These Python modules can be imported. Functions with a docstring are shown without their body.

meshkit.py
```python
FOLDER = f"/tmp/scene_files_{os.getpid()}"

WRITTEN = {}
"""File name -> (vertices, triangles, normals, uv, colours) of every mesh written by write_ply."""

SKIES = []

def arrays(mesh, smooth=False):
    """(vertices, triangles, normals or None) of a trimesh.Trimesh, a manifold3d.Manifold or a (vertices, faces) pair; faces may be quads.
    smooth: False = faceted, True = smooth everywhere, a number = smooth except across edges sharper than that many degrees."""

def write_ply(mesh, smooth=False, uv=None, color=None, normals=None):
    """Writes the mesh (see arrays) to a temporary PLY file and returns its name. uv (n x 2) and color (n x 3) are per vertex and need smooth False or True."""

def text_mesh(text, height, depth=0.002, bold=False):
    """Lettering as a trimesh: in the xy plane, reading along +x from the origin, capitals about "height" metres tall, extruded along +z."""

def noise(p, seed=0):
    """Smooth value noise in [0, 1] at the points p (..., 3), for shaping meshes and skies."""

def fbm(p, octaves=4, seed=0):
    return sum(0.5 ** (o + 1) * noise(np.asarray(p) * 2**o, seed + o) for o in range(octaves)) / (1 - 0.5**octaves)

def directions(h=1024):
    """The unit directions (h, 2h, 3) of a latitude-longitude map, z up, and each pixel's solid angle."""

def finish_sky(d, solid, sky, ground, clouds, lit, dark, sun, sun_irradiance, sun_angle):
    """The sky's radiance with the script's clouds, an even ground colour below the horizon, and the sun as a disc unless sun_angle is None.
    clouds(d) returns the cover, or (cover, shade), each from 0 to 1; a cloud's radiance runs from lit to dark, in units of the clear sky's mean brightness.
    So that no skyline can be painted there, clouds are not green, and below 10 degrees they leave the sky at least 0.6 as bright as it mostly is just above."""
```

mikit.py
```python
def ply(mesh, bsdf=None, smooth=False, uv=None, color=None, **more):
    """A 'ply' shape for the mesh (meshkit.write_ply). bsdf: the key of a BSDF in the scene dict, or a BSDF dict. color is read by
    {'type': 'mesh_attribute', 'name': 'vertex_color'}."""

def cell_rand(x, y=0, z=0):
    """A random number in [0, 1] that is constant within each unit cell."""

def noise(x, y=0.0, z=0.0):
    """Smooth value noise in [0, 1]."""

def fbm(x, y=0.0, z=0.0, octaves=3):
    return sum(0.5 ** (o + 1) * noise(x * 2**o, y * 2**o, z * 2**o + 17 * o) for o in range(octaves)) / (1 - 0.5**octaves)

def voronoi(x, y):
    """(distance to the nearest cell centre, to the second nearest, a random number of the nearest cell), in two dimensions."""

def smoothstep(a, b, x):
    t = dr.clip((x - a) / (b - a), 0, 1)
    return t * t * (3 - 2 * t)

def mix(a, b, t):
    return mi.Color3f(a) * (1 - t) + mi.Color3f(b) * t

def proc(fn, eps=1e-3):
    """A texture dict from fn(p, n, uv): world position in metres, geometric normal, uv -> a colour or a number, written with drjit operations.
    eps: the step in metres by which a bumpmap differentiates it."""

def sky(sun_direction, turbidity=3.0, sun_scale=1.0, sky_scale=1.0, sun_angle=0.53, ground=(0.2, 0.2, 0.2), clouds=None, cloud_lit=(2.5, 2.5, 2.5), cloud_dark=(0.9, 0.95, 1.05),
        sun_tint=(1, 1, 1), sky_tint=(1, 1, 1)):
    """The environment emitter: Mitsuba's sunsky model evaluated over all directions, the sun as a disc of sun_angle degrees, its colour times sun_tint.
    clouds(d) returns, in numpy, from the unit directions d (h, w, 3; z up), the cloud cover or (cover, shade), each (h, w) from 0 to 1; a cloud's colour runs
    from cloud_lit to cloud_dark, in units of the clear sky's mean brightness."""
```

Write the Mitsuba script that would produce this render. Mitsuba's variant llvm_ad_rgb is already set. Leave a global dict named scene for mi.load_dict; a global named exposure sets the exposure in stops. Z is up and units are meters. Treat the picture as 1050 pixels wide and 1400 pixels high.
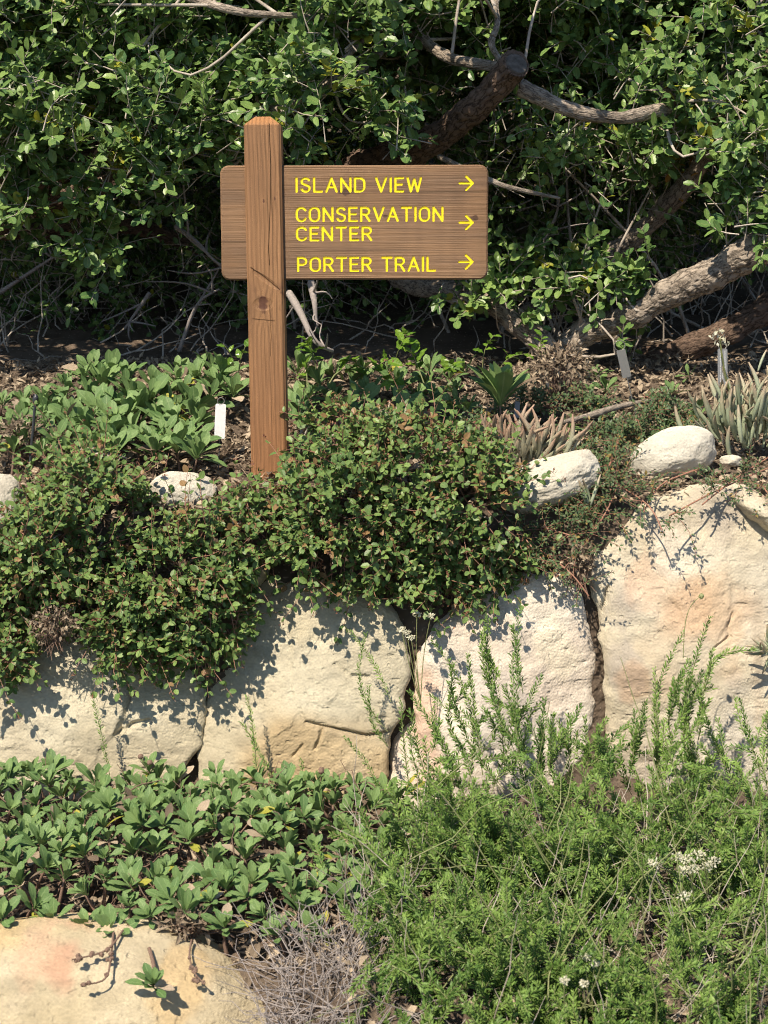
import math
import numpy as np, trimesh, manifold3d, shapely
from shapely.geometry import LineString, Polygon, Point
import drjit as dr, mitsuba as mi, mikit, meshkit
from mikit import proc, noise, fbm, voronoi, cell_rand, smoothstep, mix

T = mi.ScalarTransform4f
scene, labels = {}, {}

# ------------------------------------------------------------------ camera, sky, exposure
F, EYE, PITCH = 2240.0, np.array([0.0, 0.0, 1.55]), math.radians(-8.0)
FWD = np.array([0, math.cos(PITCH), math.sin(PITCH)])
UP = np.array([0, -math.sin(PITCH), math.cos(PITCH)])
scene['camera'] = {'type': 'thinlens', 'fov': math.degrees(2 * math.atan(525 / F)), 'fov_axis': 'x',
                   'aperture_radius': 0.0035, 'focus_distance': 4.15, 'near_clip': 0.05, 'far_clip': 200.0,
                   'to_world': T().look_at(origin=EYE.tolist(), target=(EYE + FWD).tolist(), up=[0, 0, 1])}
SUN = np.array([-0.30, -0.56, 0.75]); SUN /= np.linalg.norm(SUN)
scene['sky'] = mikit.sky(SUN.tolist(), turbidity=3, sky_scale=.75, sun_tint=(.94, 1.0, 1.09))
exposure = 2.35

def at(px, py, Y):
    """the world point at distance Y that the photograph shows at px, py"""
    d = FWD + (px - 525) / F * np.array([1.0, 0, 0]) - (py - 700) / F * UP
    return EYE + d * (Y / d[1])

def project(p):
    q = np.asarray(p) - EYE
    w = q @ FWD
    return 525 + F * q[..., 0] / w, 700 - F * (q @ UP) / w, w

# ------------------------------------------------------------------ helpers
def nrm(v):
    return v / np.maximum(np.linalg.norm(v, axis=-1, keepdims=True), 1e-9)

used = {}
def numbered(name):
    k = used.get(name, 0); used[name] = k + 1
    return name if k == 0 else f'{name}_{k:03d}'

def thing(name, label, cat, group=None):
    key = numbered(name)
    labels[key] = {'label': label, 'category': cat}
    if group: labels[key]['group'] = group
    return key

def part(parent, name, shape, kind=None, label=None):
    key = numbered(parent + '__' + name)
    scene[key] = shape
    if kind or label:
        labels[key] = {}
        if kind: labels[key]['kind'] = kind
        if label: labels[key]['label'] = label
    return key

def solid(name, shape, label, cat, group=None):
    key = thing(name, label, cat, group); scene[key] = shape
    return key

def smooth_poly(pts, rounds=2, closed=True):
    p = np.asarray(pts, float)
    for _ in range(rounds):
        if closed:
            q = np.roll(p, -1, 0)
            p = np.stack([.75 * p + .25 * q, .25 * p + .75 * q], 1).reshape(-1, p.shape[1])
        else:
            a, b = p[:-1], p[1:]
            p = np.vstack([p[:1], np.stack([.75 * a + .25 * b, .25 * a + .75 * b], 1).reshape(-1, p.shape[1])[1:-1], p[-1:]])
    return p

def resample(p, n, closed=False):
    p = np.asarray(p, float)
    if closed: p = np.vstack([p, p[:1]])
    s = np.r_[0, np.cumsum(np.linalg.norm(np.diff(p[:, :3], axis=0), axis=1))]
    t = np.linspace(0, s[-1], n + 1)[:-1] if closed else np.linspace(0, s[-1], n)
    return np.stack([np.interp(t, s, p[:, k]) for k in range(p.shape[1])], 1)

def tubes(P, R, sides=4, cap=True, knob=0.0, seed=0):
    """many tubes at once: P (N,K,3), R (N,K) -> vertices, faces"""
    N, K = R.shape
    tan = nrm(np.gradient(P, axis=1))
    ref = np.where(np.abs(tan[..., 2:]) > .9, [1.0, 0, 0], [0, 0, 1.0])
    u = nrm(np.cross(tan, ref)); v = np.cross(tan, u)
    a = np.arange(sides) * 2 * np.pi / sides
    ring = u[..., None, :] * np.cos(a)[:, None] + v[..., None, :] * np.sin(a)[:, None]
    V = P[:, :, None, :] + ring * R[:, :, None, None]
    if knob:
        n1 = meshkit.fbm(V * 11 + seed, 3) - .5
        run = np.cumsum(np.linalg.norm(np.diff(P, axis=1, prepend=P[:, :1]), axis=2), 1)
        q = np.stack(np.broadcast_arrays(3.2 * np.cos(a), 3.2 * np.sin(a), run[..., None] * 26 + seed), -1)
        n2 = np.abs(meshkit.fbm(q, 3) - .5)
        V = V + ring * (R[:, :, None] * knob * (1.7 * n1 + 1.3 * np.minimum(n2, .16) - .1))[..., None]
    i = np.arange(K - 1)[:, None] * sides; j = np.arange(sides)[None]; j2 = (j + 1) % sides
    f = np.stack([np.stack([i + j, i + sides + j2, i + j2], -1), np.stack([i + j, i + sides + j, i + sides + j2], -1)]).reshape(-1, 3)
    if cap:
        k = np.arange(1, sides - 1)
        f = np.vstack([f, np.stack([k * 0, k, k + 1], 1), (K - 1) * sides + np.stack([k * 0, k + 1, k], 1)])
    fs = (f[None] + (np.arange(N) * K * sides)[:, None, None]).reshape(-1, 3)
    return V.reshape(-1, 3), fs

def tube_mesh(pts, radii, sides=12, knob=0.0, n=None, seed=0, rounds=2):
    """one tapered tube through the points: vertices, faces"""
    q = np.column_stack([np.asarray(pts, float), np.broadcast_to(radii, len(pts))])
    q = smooth_poly(q, rounds, closed=False)
    if n: q = resample(q, n)
    return tubes(q[None, :, :3], q[None, :, 3], sides, True, knob, seed)

def tube_uv(v, sides):
    c = v.reshape(-1, sides, 3).mean(1); run = np.r_[0, np.cumsum(np.linalg.norm(np.diff(c, axis=0), axis=1))]
    return np.stack([np.tile(np.arange(sides) * 2 * np.pi / sides, len(c)), np.repeat(run, sides)], 1)

def join(parts):
    vs, fs, k = [], [], 0
    for v, f in parts:
        vs.append(v); fs.append(np.asarray(f) + k); k += len(v)
    return np.vstack(vs), np.vstack(fs)

def frame(p, d, n, s):
    """4x4 matrices: x axis d, z axis near n, uniform scale s"""
    d = nrm(d); n = nrm(n - d * (n * d).sum(-1, keepdims=True)); y = np.cross(n, d)
    M = np.zeros(p.shape[:-1] + (4, 4)); s = np.broadcast_to(s, p.shape[:-1])[..., None]
    M[..., :3, 0], M[..., :3, 1], M[..., :3, 2], M[..., :3, 3], M[..., 3, 3] = d * s, y * s, n * s, p, 1
    return M

def leaf_mesh(width, segs=3, shape='oval', fold=.25, curl=.15, teeth=0.0, ripple=0.0):
    """one leaf of length 1 along x, upper side +z: vertices, faces, uv (across, along)"""
    t = np.linspace(0, 1, segs + 1)
    if shape == 'oval': w = np.sin(np.pi * t ** .85) ** .75
    elif shape == 'blunt': t = np.array([0, .28, .68, 1]); w = np.array([.14, .96, 1, .42])
    elif shape == 'round': w = np.sqrt(np.maximum(0, 1 - (2 * np.clip(t, .02, .98) - 1) ** 2)) * (1.08 - .3 * t)
    elif shape == 'spoon': w = (.16 + .84 * np.clip((t - .12) / .55, 0, 1) ** 1.2) * np.sqrt(np.clip(1 - ((t - .72) / .285) ** 2 * (t > .72), 0, 1))
    else: w = np.sin(np.pi * t ** .8)
    w = np.maximum(w, 0.06) * width / 2
    if teeth: w = w * (1 + teeth * np.where(np.arange(segs + 1) % 2, 1, -1))
    z = -curl * t ** 2
    V, U = [], []
    for k in range(segs + 1):
        r = ripple * (1 if k % 2 else -1)
        V += [(t[k], -w[k], z[k] + fold * w[k] + r), (t[k], 0, z[k]), (t[k], w[k], z[k] + fold * w[k] - r)]
        U += [(.04, t[k]), (.5, t[k]), (.96, t[k])]
    Fc = []
    for k in range(segs):
        a = 3 * k
        Fc += [(a, a + 3, a + 4), (a, a + 4, a + 1), (a + 1, a + 4, a + 5), (a + 1, a + 5, a + 2)]
    return np.array(V), np.array(Fc), np.array(U)

def bake(leaf, M, ids):
    v, f, uv = leaf
    V = (np.einsum('nij,kj->nki', M[:, :3, :3], v) + M[:, None, :3, 3]).reshape(-1, 3)
    Fs = (f[None] + (np.arange(len(M)) * len(v))[:, None, None]).reshape(-1, 3)
    U = np.tile(uv, (len(M), 1)); U[:, 0] += np.repeat(ids, len(v))
    return V, Fs, U

def foliage(parent, leaves, M, bsdf, n_parts=0, name='leaf', rest='foliage', seed=0, smooth=False, tone=(0, 64), min_px=9, twigs=0):
    """M (N,4,4): the leaves of one plant; the n_parts that show largest are parts of their own, the rest one part"""
    rng = np.random.default_rng(seed + 77)
    which = rng.integers(0, len(leaves), len(M)); ids = rng.integers(tone[0], tone[1], len(M))
    if twigs: ids = np.where(rng.random(len(M)) < .7, rng.integers(tone[0], tone[1], twigs)[np.arange(len(M)) % twigs], ids)      # leaves of one twig share a tone
    own = np.zeros(len(M), bool)
    if n_parts:
        c = M[:, :3, 3] + .5 * M[:, :3, 0]
        px, py, w = project(c)
        size = F * np.linalg.norm(M[:, :3, 0], axis=1) / w
        good = (px > 0) & (px < 1050) & (py > 0) & (py < 1400) & (size > min_px)
        order = np.where(good)[0][np.argsort(w[good])]
        cell = {}
        for i in order:
            cell.setdefault((int(px[i] // 22), int(py[i] // 22)), i)
        pick = sorted(cell.values(), key=lambda i: -size[i])[:n_parts]
        own[pick] = True
        shared = {}
        for i in pick:
            k = (which[i], ids[i] % 10)
            if k not in shared:
                v, f, uv = leaves[k[0]]
                shared[k] = mikit.ply((v, f), bsdf, smooth=smooth, uv=uv + [tone[0] + k[1] * (tone[1] - tone[0]) // 10, 0])
            part(parent, name, {**shared[k], 'to_world': T(M[i])})
    vs, fs, us, n = [], [], [], 0
    for k, lf in enumerate(leaves):
        m = ~own & (which == k)
        if m.any():
            v, f, u = bake(lf, M[m], ids[m]); vs.append(v); fs.append(f + n); us.append(u); n += len(v)
    if vs and rest:
        part(parent, rest, mikit.ply((np.vstack(vs), np.vstack(fs)), bsdf, smooth=smooth, uv=np.vstack(us)), kind='stuff')

def sprays(rng, b, d, L, n, size, spread=.9, opp=False, bend=(0, 0, -.02), t0=.2, light=SUN, up=.9, wild=.5, r=.0022, K=5):
    """N twigs from b along d: leaf matrices and the twig tubes"""
    N = len(b); d = nrm(d); L = np.broadcast_to(L, N)[:, None]
    side = nrm(np.cross(d, rng.normal(size=(N, 3)))); side2 = np.cross(d, side)
    wob = side * rng.normal(0, .10, (N, 1)) * L
    bend = np.asarray(bend)
    curve = lambda t: b + d * L * t + wob * np.sin(np.pi * t) + bend * (L / .15) * t ** 2
    ts = np.linspace(0, 1, K)
    P = np.stack([curve(t) for t in ts], 1)
    R = np.broadcast_to(r * (1 - .6 * ts), (N, K)) * rng.uniform(.7, 1.3, (N, 1))
    Ms = []; ph = rng.uniform(0, 6.28, N)
    per = 2 if opp else 1
    for j in range(n):
        step = j // per
        t = t0 + (1 - t0) * (step + .5) / (n / per)
        tan = nrm(curve(min(t + .05, 1.05)) - curve(t - .05))
        a = ph + (step * np.pi / 2 + (j % 2) * np.pi if opp else j * 2.4) + rng.normal(0, .3, N)
        rad = side * np.cos(a)[:, None] + side2 * np.sin(a)[:, None]
        sp = spread * (1.0 - .55 * max(0, t - .5)) * rng.uniform(.7, 1.2, (N, 1))
        ld = nrm(tan * np.cos(sp) + rad * np.sin(sp) + rng.normal(0, .12, (N, 3)))
        ln = light * up + np.array([0, 0, .4]) + tan * .35 + rng.normal(0, wild, (N, 3))
        s = size * rng.uniform(.65, 1.15, N) * (1 - .35 * max(0, t - .75) * 4 * rng.random(N))
        Ms.append(frame(curve(t) + rad * r, ld, ln, s))
    return np.concatenate(Ms), (P, R)

def catmull(pts, n):
    q = smooth_poly(pts, 3, closed=False)
    return resample(q, n)

# ------------------------------------------------------------------ materials
def leaf_bsdf(key, dark, light, trans=.35, rough=.42, spec=.5, rib=None, edge=None, edge_at=.42, old=None, old_share=.03, gloss=.55, mono=0):
    d_, l_ = mi.ScalarColor3f(dark), mi.ScalarColor3f(light)
    def col(p, n, uv):
        i = dr.floor(uv.x); a = uv.x - i - .5; r = (i + .5) / mono if mono else cell_rand(i, 3); r2 = cell_rand(i, 9)
        c = mix(d_, l_, dr.clip(r * .85 + .25 * (noise(p.x * 45, p.y * 45, p.z * 45) - .4), 0, 1))
        if rib is not None: c = mix(c, rib, .55 * (1 - smoothstep(.015, .06, dr.abs(a))))
        if edge is not None: c = mix(c, edge, smoothstep(edge_at, edge_at + .06, dr.abs(a)) * smoothstep(.25, .6, r2))
        if old is not None: c = mix(c, old, dr.select(r2 > 1 - old_share, 1.0, 0.0) * .85)
        return c
    tex = proc(col)
    scene[key] = {'type': 'blendbsdf', 'weight': gloss,
                  'a': {'type': 'principledthin', 'base_color': tex, 'roughness': .6, 'diff_trans': 2 * trans},
                  'b': {'type': 'twosided', 'm': {'type': 'principled', 'base_color': tex, 'roughness': rough, 'specular': spec}}}

leaf_bsdf('tree_leaf', (.060, .13, .040), (.235, .345, .092), trans=.38, rough=.36, rib=(.22, .27, .09), old=(.30, .30, .03), old_share=.03)
leaf_bsdf('hedge_leaf', (.066, .128, .036), (.20, .295, .082), trans=.32, rough=.45, rib=(.18, .25, .08), edge=(.28, .08, .045), old=(.26, .14, .07), old_share=.045)
leaf_bsdf('rosette_leaf', (.085, .158, .052), (.215, .31, .112), trans=.26, mono=16, rough=.55, spec=.35, rib=(.24, .32, .14), old=(.42, .36, .06), old_share=.02)
leaf_bsdf('needle_leaf', (.075, .15, .03), (.235, .35, .08), trans=.36, rough=.5)
leaf_bsdf('shoot_leaf', (.08, .17, .02), (.16, .26, .03), trans=.4, rough=.3, rib=(.2, .3, .06))
leaf_bsdf('trailing_leaf', (.05, .09, .035), (.13, .18, .08), trans=.25, rough=.45, old=(.25, .17, .05), old_share=.04)
leaf_bsdf('orange_leaf', (.32, .16, .02), (.48, .26, .03), trans=.4)
leaf_bsdf('seed_husk', (.16, .06, .04), (.32, .17, .10), trans=.2, rough=.7)
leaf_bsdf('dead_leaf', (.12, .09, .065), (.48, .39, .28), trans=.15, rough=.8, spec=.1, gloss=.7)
leaf_bsdf('yellow_leaf', (.30, .30, .05), (.45, .38, .07), trans=.3)
leaf_bsdf('flower_petal', (.50, .48, .34), (.68, .66, .54), trans=.3, rough=.7, spec=.2)

def bark_bsdf(key, c0, c1, scale=60, bump=.004):
    def fissure(uv):
        return dr.abs(fbm(4.5 * dr.cos(uv.x) + 9, 4.5 * dr.sin(uv.x), uv.y * 30, 4) - .5)
    def col(p, n, uv):
        a = fbm(p.x * scale, p.y * scale, p.z * scale, 3); b = fbm(p.x * 9, p.y * 9, p.z * 9 + 4, 2)
        return mix(c0, c1, dr.clip(a * .8 + b * .5 - .2, 0, 1)) * (.35 + .65 * smoothstep(.01, .09, fissure(uv)))
    scene[key] = {'type': 'twosided', 'm': {'type': 'bumpmap', 't': proc(lambda p, n, uv: dr.minimum(fissure(uv), .14) * 3 + .4 * fbm(p.x * scale * 2, p.y * scale * 2, p.z * scale * 2, 2)), 'scale': bump,
                  'b': {'type': 'principled', 'base_color': proc(col), 'roughness': .85, 'specular': .2}}}
bark_bsdf('bark', (.16, .125, .095), (.50, .43, .35), 70, .008)
bark_bsdf('dark_bark', (.08, .052, .038), (.22, .155, .115), 70, .008)
scene['twig_wood'] = {'type': 'twosided', 'm': {'type': 'principled', 'roughness': .8, 'specular': .2,
                      'base_color': proc(lambda p, n, uv: mix((.24, .20, .16), (.55, .49, .42), noise(p.x * 30, p.y * 30, p.z * 30)))}}
scene['red_stem'] = {'type': 'twosided', 'm': {'type': 'principled', 'base_color': {'type': 'rgb', 'value': [.30, .15, .10]}, 'roughness': .6}}
scene['green_stem'] = {'type': 'twosided', 'm': {'type': 'principled', 'base_color': {'type': 'rgb', 'value': [.20, .22, .09]}, 'roughness': .6}}
scene['brown_stem'] = {'type': 'twosided', 'm': {'type': 'principled', 'base_color': {'type': 'rgb', 'value': [.17, .11, .08]}, 'roughness': .85}}
scene['grey_twig'] = {'type': 'twosided', 'm': {'type': 'principled', 'base_color': {'type': 'rgb', 'value': [.29, .255, .235]}, 'roughness': .85}}
scene['cut_wood'] = {'type': 'twosided', 'm': {'type': 'principled', 'roughness': .9, 'specular': .1,
                     'base_color': proc(lambda p, n, uv: mix((.05, .045, .04), (.16, .145, .13), fbm(p.x * 120, p.y * 120, p.z * 120, 2)))}}

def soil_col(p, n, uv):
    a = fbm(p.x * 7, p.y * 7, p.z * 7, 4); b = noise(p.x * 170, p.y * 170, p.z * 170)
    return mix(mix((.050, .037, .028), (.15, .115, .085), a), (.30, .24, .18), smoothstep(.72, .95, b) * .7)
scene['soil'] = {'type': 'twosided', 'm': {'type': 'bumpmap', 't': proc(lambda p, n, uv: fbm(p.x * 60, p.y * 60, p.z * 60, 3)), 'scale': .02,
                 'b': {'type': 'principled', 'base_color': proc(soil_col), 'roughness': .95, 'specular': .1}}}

def rock_bsdf(key, base, pale, stain, grey, pale_at=.5, stain_at=.62, grey_at=.68, seed=0.0, bump=.0045, marks=()):
    def col(p, n, uv):
        x, y, z = p.x + seed, p.y, p.z
        a = fbm(x * 5, y * 5, z * 5, 4); b = fbm(x * 4 + 9, y * 4, z * 2.6, 3); g = fbm(x * 6 + 31, y * 6, z * 4, 4); s = noise(x * 260, y * 260, z * 260)
        veins = fbm(x * 6 + 2.5 * a, y * 6, z * 22 + 5 * b, 3)
        c = mix(base, pale, smoothstep(pale_at - .18, pale_at + .18, a))
        c = mix(c, stain, smoothstep(stain_at - .06, stain_at + .12, b) * .75)
        c = mix(c, grey, smoothstep(grey_at - .08, grey_at + .1, g) * .6)
        for mx, mz, rx, rz, mc, amt in marks:
            d = dr.sqrt(dr.square((p.x - mx) / rx) + dr.square((p.z - mz) / rz)) + 2.2 * (fbm(x * 13, y * 13, z * 10, 4) - .5)
            c = mix(c, mc, amt * (1 - smoothstep(.35, 1.0, d)))
        c = c * (1 - .16 * smoothstep(.45, .75, veins))
        return c * (.86 + .22 * s) * (.90 + .2 * fbm(x * 40, y * 40, z * 40, 2)) * (1 - .16 * smoothstep(.80, .92, noise(x * 95, y * 95, z * 95 + 3)))
    hgt = lambda p, n, uv: fbm(p.x * 45 + seed, p.y * 45, p.z * 45, 4) * .7 + .35 * noise(p.x * 260, p.y * 260, p.z * 260) - .5 * smoothstep(.72, .9, noise(p.x * 90, p.y * 90, p.z * 90 + 5))
    scene[key] = {'type': 'twosided', 'm': {'type': 'bumpmap', 't': proc(hgt), 'scale': bump,
                  'b': {'type': 'principled', 'base_color': proc(col), 'roughness': .9, 'specular': .15}}}
rock_bsdf('sandstone', (.405, .356, .25), (.48, .435, .325), (.40, .29, .155), (.36, .31, .23), seed=3.0)
def mark(px, py, Y, rx, ry, col, amt):
    p = at(px, py, Y); return float(p[0]), float(p[2]), rx * Y / F, ry * Y / F, col, amt
rock_bsdf('white_sandstone', (.55, .47, .38), (.66, .60, .50), (.55, .36, .25), (.42, .38, .33), seed=8.0, stain_at=.66, marks=[mark(585, 1010, 3.8, 30, 130, (.52, .34, .24), .7), mark(680, 960, 3.83, 60, 90, (.42, .38, .34), .5), mark(770, 900, 3.85, 40, 60, (.66, .58, .42), .5)])
rock_bsdf('mottled_sandstone', (.45, .395, .29), (.53, .48, .38), (.47, .31, .19), (.34, .30, .25), seed=14.0, stain_at=.60, grey_at=.64, marks=[mark(858, 885, 3.84, 34, 85, (.33, .29, .245), .75), mark(868, 935, 3.84, 26, 40, (.44, .29, .18), .5), mark(985, 850, 3.86, 36, 75, (.50, .35, .22), .55), mark(885, 790, 3.88, 30, 60, (.50, .33, .22), .5),
    mark(1000, 1000, 3.8, 50, 60, (.37, .34, .29), .5), mark(930, 760, 3.9, 60, 30, (.60, .54, .44), .6), mark(1040, 900, 3.85, 12, 160, (.42, .35, .26), .6), mark(960, 720, 3.92, 70, 30, (.38, .33, .27), .45)])
rock_bsdf('stained_sandstone', (.40, .335, .215), (.485, .42, .295), (.45, .33, .17), (.36, .31, .24), seed=27.0, stain_at=.55, marks=[mark(75, 1360, 2.78, 46, 46, (.46, .24, .16), .62), mark(30, 1345, 2.78, 30, 40, (.50, .33, .22), .6), mark(240, 1370, 2.8, 60, 50, (.46, .33, .17), .6), mark(150, 1295, 2.85, 90, 26, (.52, .40, .27), .5)])
rock_bsdf('pale_boulder', (.45, .41, .33), (.53, .50, .42), (.50, .40, .28), (.45, .41, .34), seed=21.0, stain_at=.68, grey_at=.72)

# ------------------------------------------------------------------ ground: path, lower bed, bank behind the stones, upper bed, hillside
prof_y = np.array([-8, 2.35, 2.62, 2.75, 3.2, 3.86, 3.92, 4.0, 4.2, 5.2, 6.2, 9, 14, 60])
prof_z = np.array([0, .0, .05, .24, .27, .33, .62, 1.00, 1.05, 1.31, 1.44, 2.35, 4.4, 22])
def ground_z(x, y, fine=True):
    x, y = np.asarray(x, float), np.asarray(y, float)
    y0 = y - .24 / (1 + np.exp((x + .16) / .03)) * (y > 2.0) * np.clip((3.35 - y) / .25, 0, 1)      # the bottom step lies further back on the left
    z = np.interp(y0, prof_y, prof_z)
    q = np.stack([x, y, x * 0], -1)
    z = z + .10 * (meshkit.fbm(q * 1.1 + 5, 3) - .5) * (y > 2.5)
    if fine: z = z + .045 * (meshkit.fbm(q * 9, 3, seed=2) - .5)
    return z
gx = np.unique(np.r_[np.linspace(-30, -2, 24), np.linspace(-2, 2, 180), np.linspace(2, 30, 24)])
gy = np.unique(np.r_[np.linspace(-8, 2.3, 14), np.linspace(2.3, 7.0, 210), np.linspace(7, 14, 40), np.linspace(14, 60, 24)])
X, Yg = np.meshgrid(gx, gy)
Z = ground_z(X, Yg)
Yj = Yg + np.where((Yg > 3.8) & (Yg < 4.05), .06 * (meshkit.fbm(np.stack([X, Z, Z * 0], -1) * 9, 3) - .5), 0)
i = np.arange(len(gy) - 1)[:, None] * len(gx) + np.arange(len(gx) - 1)[None]
quads = np.stack([i, i + 1, i + len(gx) + 1, i + len(gx)], -1).reshape(-1, 4)
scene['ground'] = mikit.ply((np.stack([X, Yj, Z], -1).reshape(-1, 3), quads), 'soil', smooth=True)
labels['ground'] = {'kind': 'structure', 'label': 'brown soil of the terraced beds rising to the shaded hillside'}

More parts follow.
